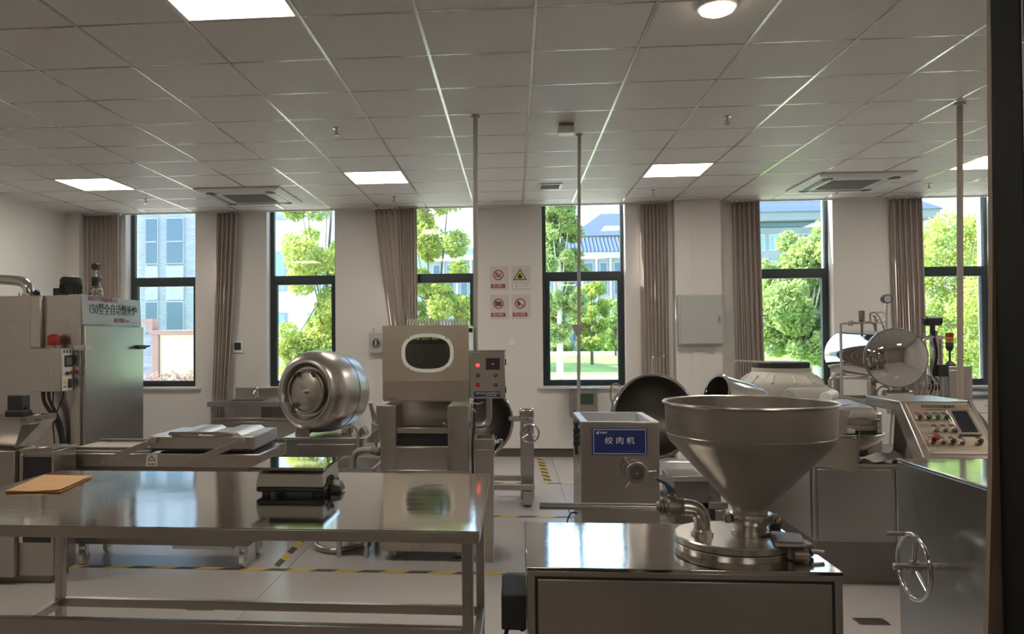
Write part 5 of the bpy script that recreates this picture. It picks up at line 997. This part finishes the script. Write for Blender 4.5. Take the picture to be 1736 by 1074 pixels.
# ============================================================ OUTSIDE
GZ = -.3
bx('ground', 'path', -140, 200, YW+.35, 33, GZ-.2, GZ-.02, kind=S)
bx('lawn_near', 'grass', -30, 200, 38, 84, GZ-.2, GZ, kind=S); bx('lawn_far', 'grass', -30, 200, 104, 165, GZ-.2, GZ, kind=S); bx('walkway_near', 'path', -30, 200, 33, 38, GZ-.2, GZ-.02, kind=S); bx('walkway_far', 'path', -30, 200, 84, 104, GZ-.2, GZ-.02, kind=S); bx('forecourt', 'path', -140, -30, 33, 165, GZ-.2, GZ-.02, kind=S)
bx('lawn_strip', 'grass', 2, 60, 17, 31.5, GZ-.1, GZ+.02, kind=S)
def leaves(name, mt, parent, blobs, n, size, seed):
    rg = np.random.default_rng(seed); bl = np.array(blobs); wts = bl[:, 3]**2.2; wts = wts/wts.sum()
    k = rg.choice(len(bl), n, p=wts); d = rg.normal(size=(n, 3)); d /= np.linalg.norm(d, axis=1)[:, None]
    c = bl[k, :3] + d*(bl[k, 3]*rg.uniform(.35, 1.05, n)**.6)[:, None]
    a = rg.normal(size=(n, 3)); a /= np.linalg.norm(a, axis=1)[:, None]; b = np.cross(a, rg.normal(size=(n, 3))); b /= np.linalg.norm(b, axis=1)[:, None]
    s_ = (size*rg.uniform(.6, 1.3, n))[:, None]
    v = np.stack([c-a*s_, c+b*s_*.55, c+a*s_, c-b*s_*.55], 1).reshape(-1, 3); o0 = v.mean(0); v = v-o0
    me = bpy.data.meshes.new(name); me.vertices.add(4*n); me.vertices.foreach_set('co', v.ravel()); me.loops.add(4*n); me.loops.foreach_set('vertex_index', np.arange(4*n))
    me.polygons.add(n); me.polygons.foreach_set('loop_start', np.arange(0, 4*n, 4)); me.polygons.foreach_set('loop_total', np.full(n, 4)); me.update(); me.validate(); me.materials.append(M[mt])
    o = bpy.data.objects.new(name, me); col.objects.link(o); o.parent = parent; o.location = Vector(o0) - (wl(parent) if parent else Vector((0, 0, 0))); o['kind'] = 'stuff'; return o
def tree(lab, x, y, zc, h, rcrown, n, size, mt, trunk_r, seed, lean=0, sparse=1.0, cat='tree', bark='bark', stakes=False, base=GZ):
    r_ = random.Random(seed); t = thing('tree', lab, cat, (x, y, base)); b = B()
    top = zc + h*.35; b.tube([(x, y, base), (x+.05*lean, y, base+(zc-base)*.5), (x+lean*.3, y, zc), (x+lean*.6, y, top)], [trunk_r, trunk_r*.8, trunk_r*.55, trunk_r*.2], 10)
    blobs = []
    for k in range(int(34*sparse)+8):
        an = r_.uniform(0, 2*PI); rr_ = rcrown*math.sqrt(r_.random())*.8; zz = zc + r_.uniform(-.5, .5)*h; fall = 1-.45*abs((zz-zc)/(h*.5))**2
        bx_, by_ = x+rr_*fall*math.cos(an), y+rr_*fall*math.sin(an); blobs.append((bx_, by_, zz, rcrown*r_.uniform(.14, .34)))
        if k % 3 == 0:
            z0_ = base+(zc-base)*r_.uniform(.55, .95); b.tube([(x, y, z0_), ((x+bx_)/2, (y+by_)/2, (z0_+zz)/2-.1), (bx_, by_, zz)], [trunk_r*.28, trunk_r*.18, trunk_r*.07], 6, 1)
    b.build('trunk', bark, t); leaves('foliage', mt, t, blobs, n, size, seed)
    if stakes:
        for s_ in (-1, 1): B().cyl((x+s_*.62, y-.25, base), (x+s_*.08, y, base+1.65), .035, seg=8).build('support_stake', 'barkw', t)
    return t
tree('leafy yellow-green tree close outside the second window', -3.35, 13.2, 2.45, 3.6, 1.05, 26000, .042, 'leafy', .05, 11, .3, 1.2)
tree('yellow-green tree outside the third window, left of the pole', -1.55, 14.6, 2.4, 4.4, .95, 24000, .045, 'leafy', .05, 12, .5, 1.1)
tree('slender tree with a pale trunk in the left half of the middle window', 1.95, 33, 4.4, 5.6, 1.45, 26000, .085, 'leafg', .15, 13, .1, 1.4, bark='barkw')
tree('small yellow-green tree in front of the blue-roofed building, right half of the middle window', 5.2, 52, 3.0, 4.0, 1.6, 9000, .11, 'leafy', .12, 14)
tree('round green tree behind the lawn at the right edge of the middle window', 10.4, 80, 2.9, 4.8, 2.2, 4500, .17, 'leafg', .14, 15)
tree('dense round green tree with support stakes outside the fifth window', 7.75, 21, 2.62, 3.1, 1.60, 42000, .066, 'leafg', .10, 16, 0, 1.6, stakes=True, bark='barkw')
tree('tree standing farther behind the dense staked tree', 11.4, 30, 2.6, 3.2, 1.5, 9000, .09, 'leafd', .13, 17, bark='barkw')
tree('loose pale green tree outside the rightmost window', 9.75, 17.8, 2.3, 3.4, 1.25, 24000, .042, 'leafy', .06, 18, .2, 1.5, bark='barkw')
tree('green tree right of the rightmost window', 13.2, 22, 2.4, 3.4, 1.6, 14000, .06, 'leafg', .08, 19, bark='barkw')
tree('green tree standing far left of the lawn, beyond the third window', -3.2, 58, 2.8, 4.0, 1.9, 6000, .13, 'leafy', .12, 20)
for k, (x, y, r_) in enumerate([(3.0, 108, 1.6), (6.8, 109, 1.3), (10.3, 108, 1.5), (13.9, 109, 1.4), (-2.2, 108, 1.6), (18, 108, 1.6)]):
    t = thing('bush', ['round bush before the blue-roofed building, behind the slender tree', 'low bush before the blue-roofed building, third from the left', 'bush before the blue-roofed building, near the right side of the middle window', 'bush at the far right end of the blue-roofed building', 'leftmost bush along the blue-roofed building', 'bush between the two far buildings'][k], 'bush', (x, y, GZ), 'bushes along the far lawn')
    leaves('foliage', 'leafg' if k % 2 else 'leafd', t, [(x+a, y, GZ+r_*.5, r_*.6) for a in (-r_*.6, 0, r_*.6)], 1800, .22, 40+k)
# building with blue roofs beyond the lawn
t = thing('blue_roofed_building', 'pale three-storey building with blue hipped roofs beyond the lawn', 'building', (4, 118, GZ))
bx('wall', 'facade', -13, 24, 114, 130, GZ, 13.2, t); bx('cornice', 'facadew', -13.6, 24.6, 113.2, 131, 13.2, 14.0, t)
B().prism([(9.3-4, 113.0, 14.0), (24.6, 113.0, 14.0), (24.6, 117.5, 16.6), (5.3, 117.5, 16.6)], (0, .3, .02)).build('lower_roof', 'roof', t)
for k in range(34): bx_ = 5.5+k*.56; B().prism([(bx_, 112.95, 14.08), (bx_+.12, 112.95, 14.08), (bx_+.12, 117.5, 16.72), (bx_, 117.5, 16.72)], (0, 0, .1)).build('roof_rib', 'roofline', t)
B().prism([(-13.6, 113.0, 14.0), (5.2, 113.0, 14.0), (5.2, 119, 15.6), (-13.6, 119, 15.6)], (0, .3, .02)).build('flat_wing_roof', 'roof', t)
bx('roof_fascia', 'facadew', 8.5, 24, 118.2, 130, 16.4, 17.0, t)
B().hexa([(8.6, 117.6, 17.0), (26, 117.6, 17.0), (26, 131, 17.0), (8.6, 131, 17.0)], [(13.9, 123, 21.2), (26, 123, 21.2), (26, 125, 21.2), (13.9, 125, 21.2)]).build('hipped_roof', 'roof', t)
nn = 0
for k in range(17):
    x = -11.4+k*2.05
    for z0_, z1_ in ((1.2, 3.6), (5.0, 6.8), (7.9, 10.0), (11.2, 12.5)):
        f = bx('window', 'facadew', x-.55, x+.55, 113.9, 113.99, z0_-.1, z1_+.1, t); bx('pane', 'bwin', x-.46, x+.46, 113.85, 113.899, z0_, z1_, f)
    B().box(x+.85, x+1.15, 113.7, 114, GZ, 13.2).build('pilaster', 'facadew', t)
t = thing('blue_glass_building', 'wide pale building with a blue sloping roof behind the staked tree', 'building', (42, 92, GZ))
bx('wall', 'facade', 25.5, 47, 92, 105, GZ, 14.2, t); bx('eave', 'facade', 24.6, 48, 90.6, 106, 14.9, 15.8, t); bx('window_band', 'bwin', 25.6, 46.9, 91.9, 91.99, 14.25, 14.85, t)
B().hexa([(24.4, 90.4, 15.8), (48.4, 90.4, 15.8), (48.4, 106, 15.8), (24.4, 106, 15.8)], [(27, 96, 20), (42.5, 96, 20), (42.5, 101, 20), (27, 101, 20)]).build('roof', 'roof', t)
for k in range(12):
    x = 27+k*1.65
    for z0_, z1_ in ((1.0, 3.4), (4.6, 6.6), (8.0, 10.2), (11.6, 13.3)):
        f = bx('window', 'facadew', x-.6, x+.6, 91.9, 91.99, z0_-.12, z1_+.12, t); bx('pane', 'bwinl' if k < 3 else 'bwin', x-.5, x+.5, 91.86, 91.899, z0_, z1_, f); bx('mullion', 'facadew', x-.04, x+.04, 91.84, 91.859, z0_, z1_, f)
# stone building beyond the leftmost windows
t = thing('stone_tower_building', 'grey stone building with tall narrow windows beyond the leftmost window', 'building', (-22, 52, GZ))
b = B(); b.box(-38, -18.6, 50.3, 60, GZ, 26); b.build('wall', 'stone', t)
for k, x in enumerate([-34.2, -31.4, -27.2, -24.45, -22.82, -20.0]):
    wd = .55 if k != 3 else .38
    for z0_ in (-.1, 6.75, 13.6, 20.4):
        f = bx('window', 'lattice', x-wd-.06, x+wd+.06, 50.15, 50.29, z0_-.06, z0_+3.1 if z0_ > 0 else z0_+4.3, t); z1_ = z0_+3.0 if z0_ > 0 else z0_+4.2
        bx('pane', 'bwin', x-wd, x+wd, 50.10, 50.149, z0_, z1_, f); bx('mullion', 'stone', x-wd, x+wd, 50.06, 50.099, z0_+1.4, z0_+1.5, f)
    for z0_ in (4.25, 5.62, 11.2, 12.4):
        f = bx('lattice_panel', 'lattice', x-wd-.06, x+wd+.06, 50.15, 50.29, z0_, z0_+.95, t); g = B()
        for i in range(4):
            for j in range(3): cx_ = x-wd+(i+.5)*wd/2; cz_ = z0_+.16+j*.32; g.torus((cx_, 50.13, cz_), (0, 1, 0), .11, .02, 12, 4)
        g.build('lattice_rings', 'facadew', f)
t = thing('white_annex', 'bright white annex wall seen behind the tree in the second window', 'building', (-9, 40, GZ))
bx('wall', 'facadew', -17.6, -5.6, 42, 50, GZ, 12.2, t)
for x in (-15.6, -13.2, -10.8, -8.4):
    for z0_ in (.8, 4.2, 8.2): f = bx('window', 'facade', x-.6, x+.6, 41.9, 41.99, z0_, z0_+2.2, t); bx('pane', 'bwinl', x-.5, x+.5, 41.86, 41.899, z0_+.1, z0_+2.1, f)
# terrace wall just outside
t = thing('garden_wall', 'cream garden wall with a pink stone coping outside the leftmost window', 'wall', (-6.3, 14, GZ))
bx('wall_panel', 'creamwall', -6.66, -5.25, 14.0, 14.2, GZ, 1.575, t); bx('coping', 'pinkstone', -6.78, -5.2, 13.93, 14.27, 1.576, 1.665, t, .01); bx('post', 'pinkstone', -6.80, -6.665, 13.95, 14.25, GZ, 1.575, t, .008)
B().box(-6.86, -6.781, 13.95, 14.2, 1.60, 1.80).box(-7.3, -6.781, 13.95, 14.2, 1.801, 1.88).box(-6.93, -6.861, 13.98, 14.15, 1.62, 1.80).build('stepped_cap', 'pinkstone', t); bx('side_panel', 'stone', -7.5, -6.81, 14.02, 14.12, GZ, 1.59, t)
t = thing('flower_bed', 'low pinkish flowering shrubs in front of the cream garden wall', 'shrub', (-6.1, 13.3, GZ))
leaves('foliage', 'flower', t, [(-6.6+.3*k, 13.2, .62+.05*math.sin(3*k), .30) for k in range(6)] + [(-6.6+.3*k, 13.2, .2, .4) for k in range(6)], 5000, .035, 77)
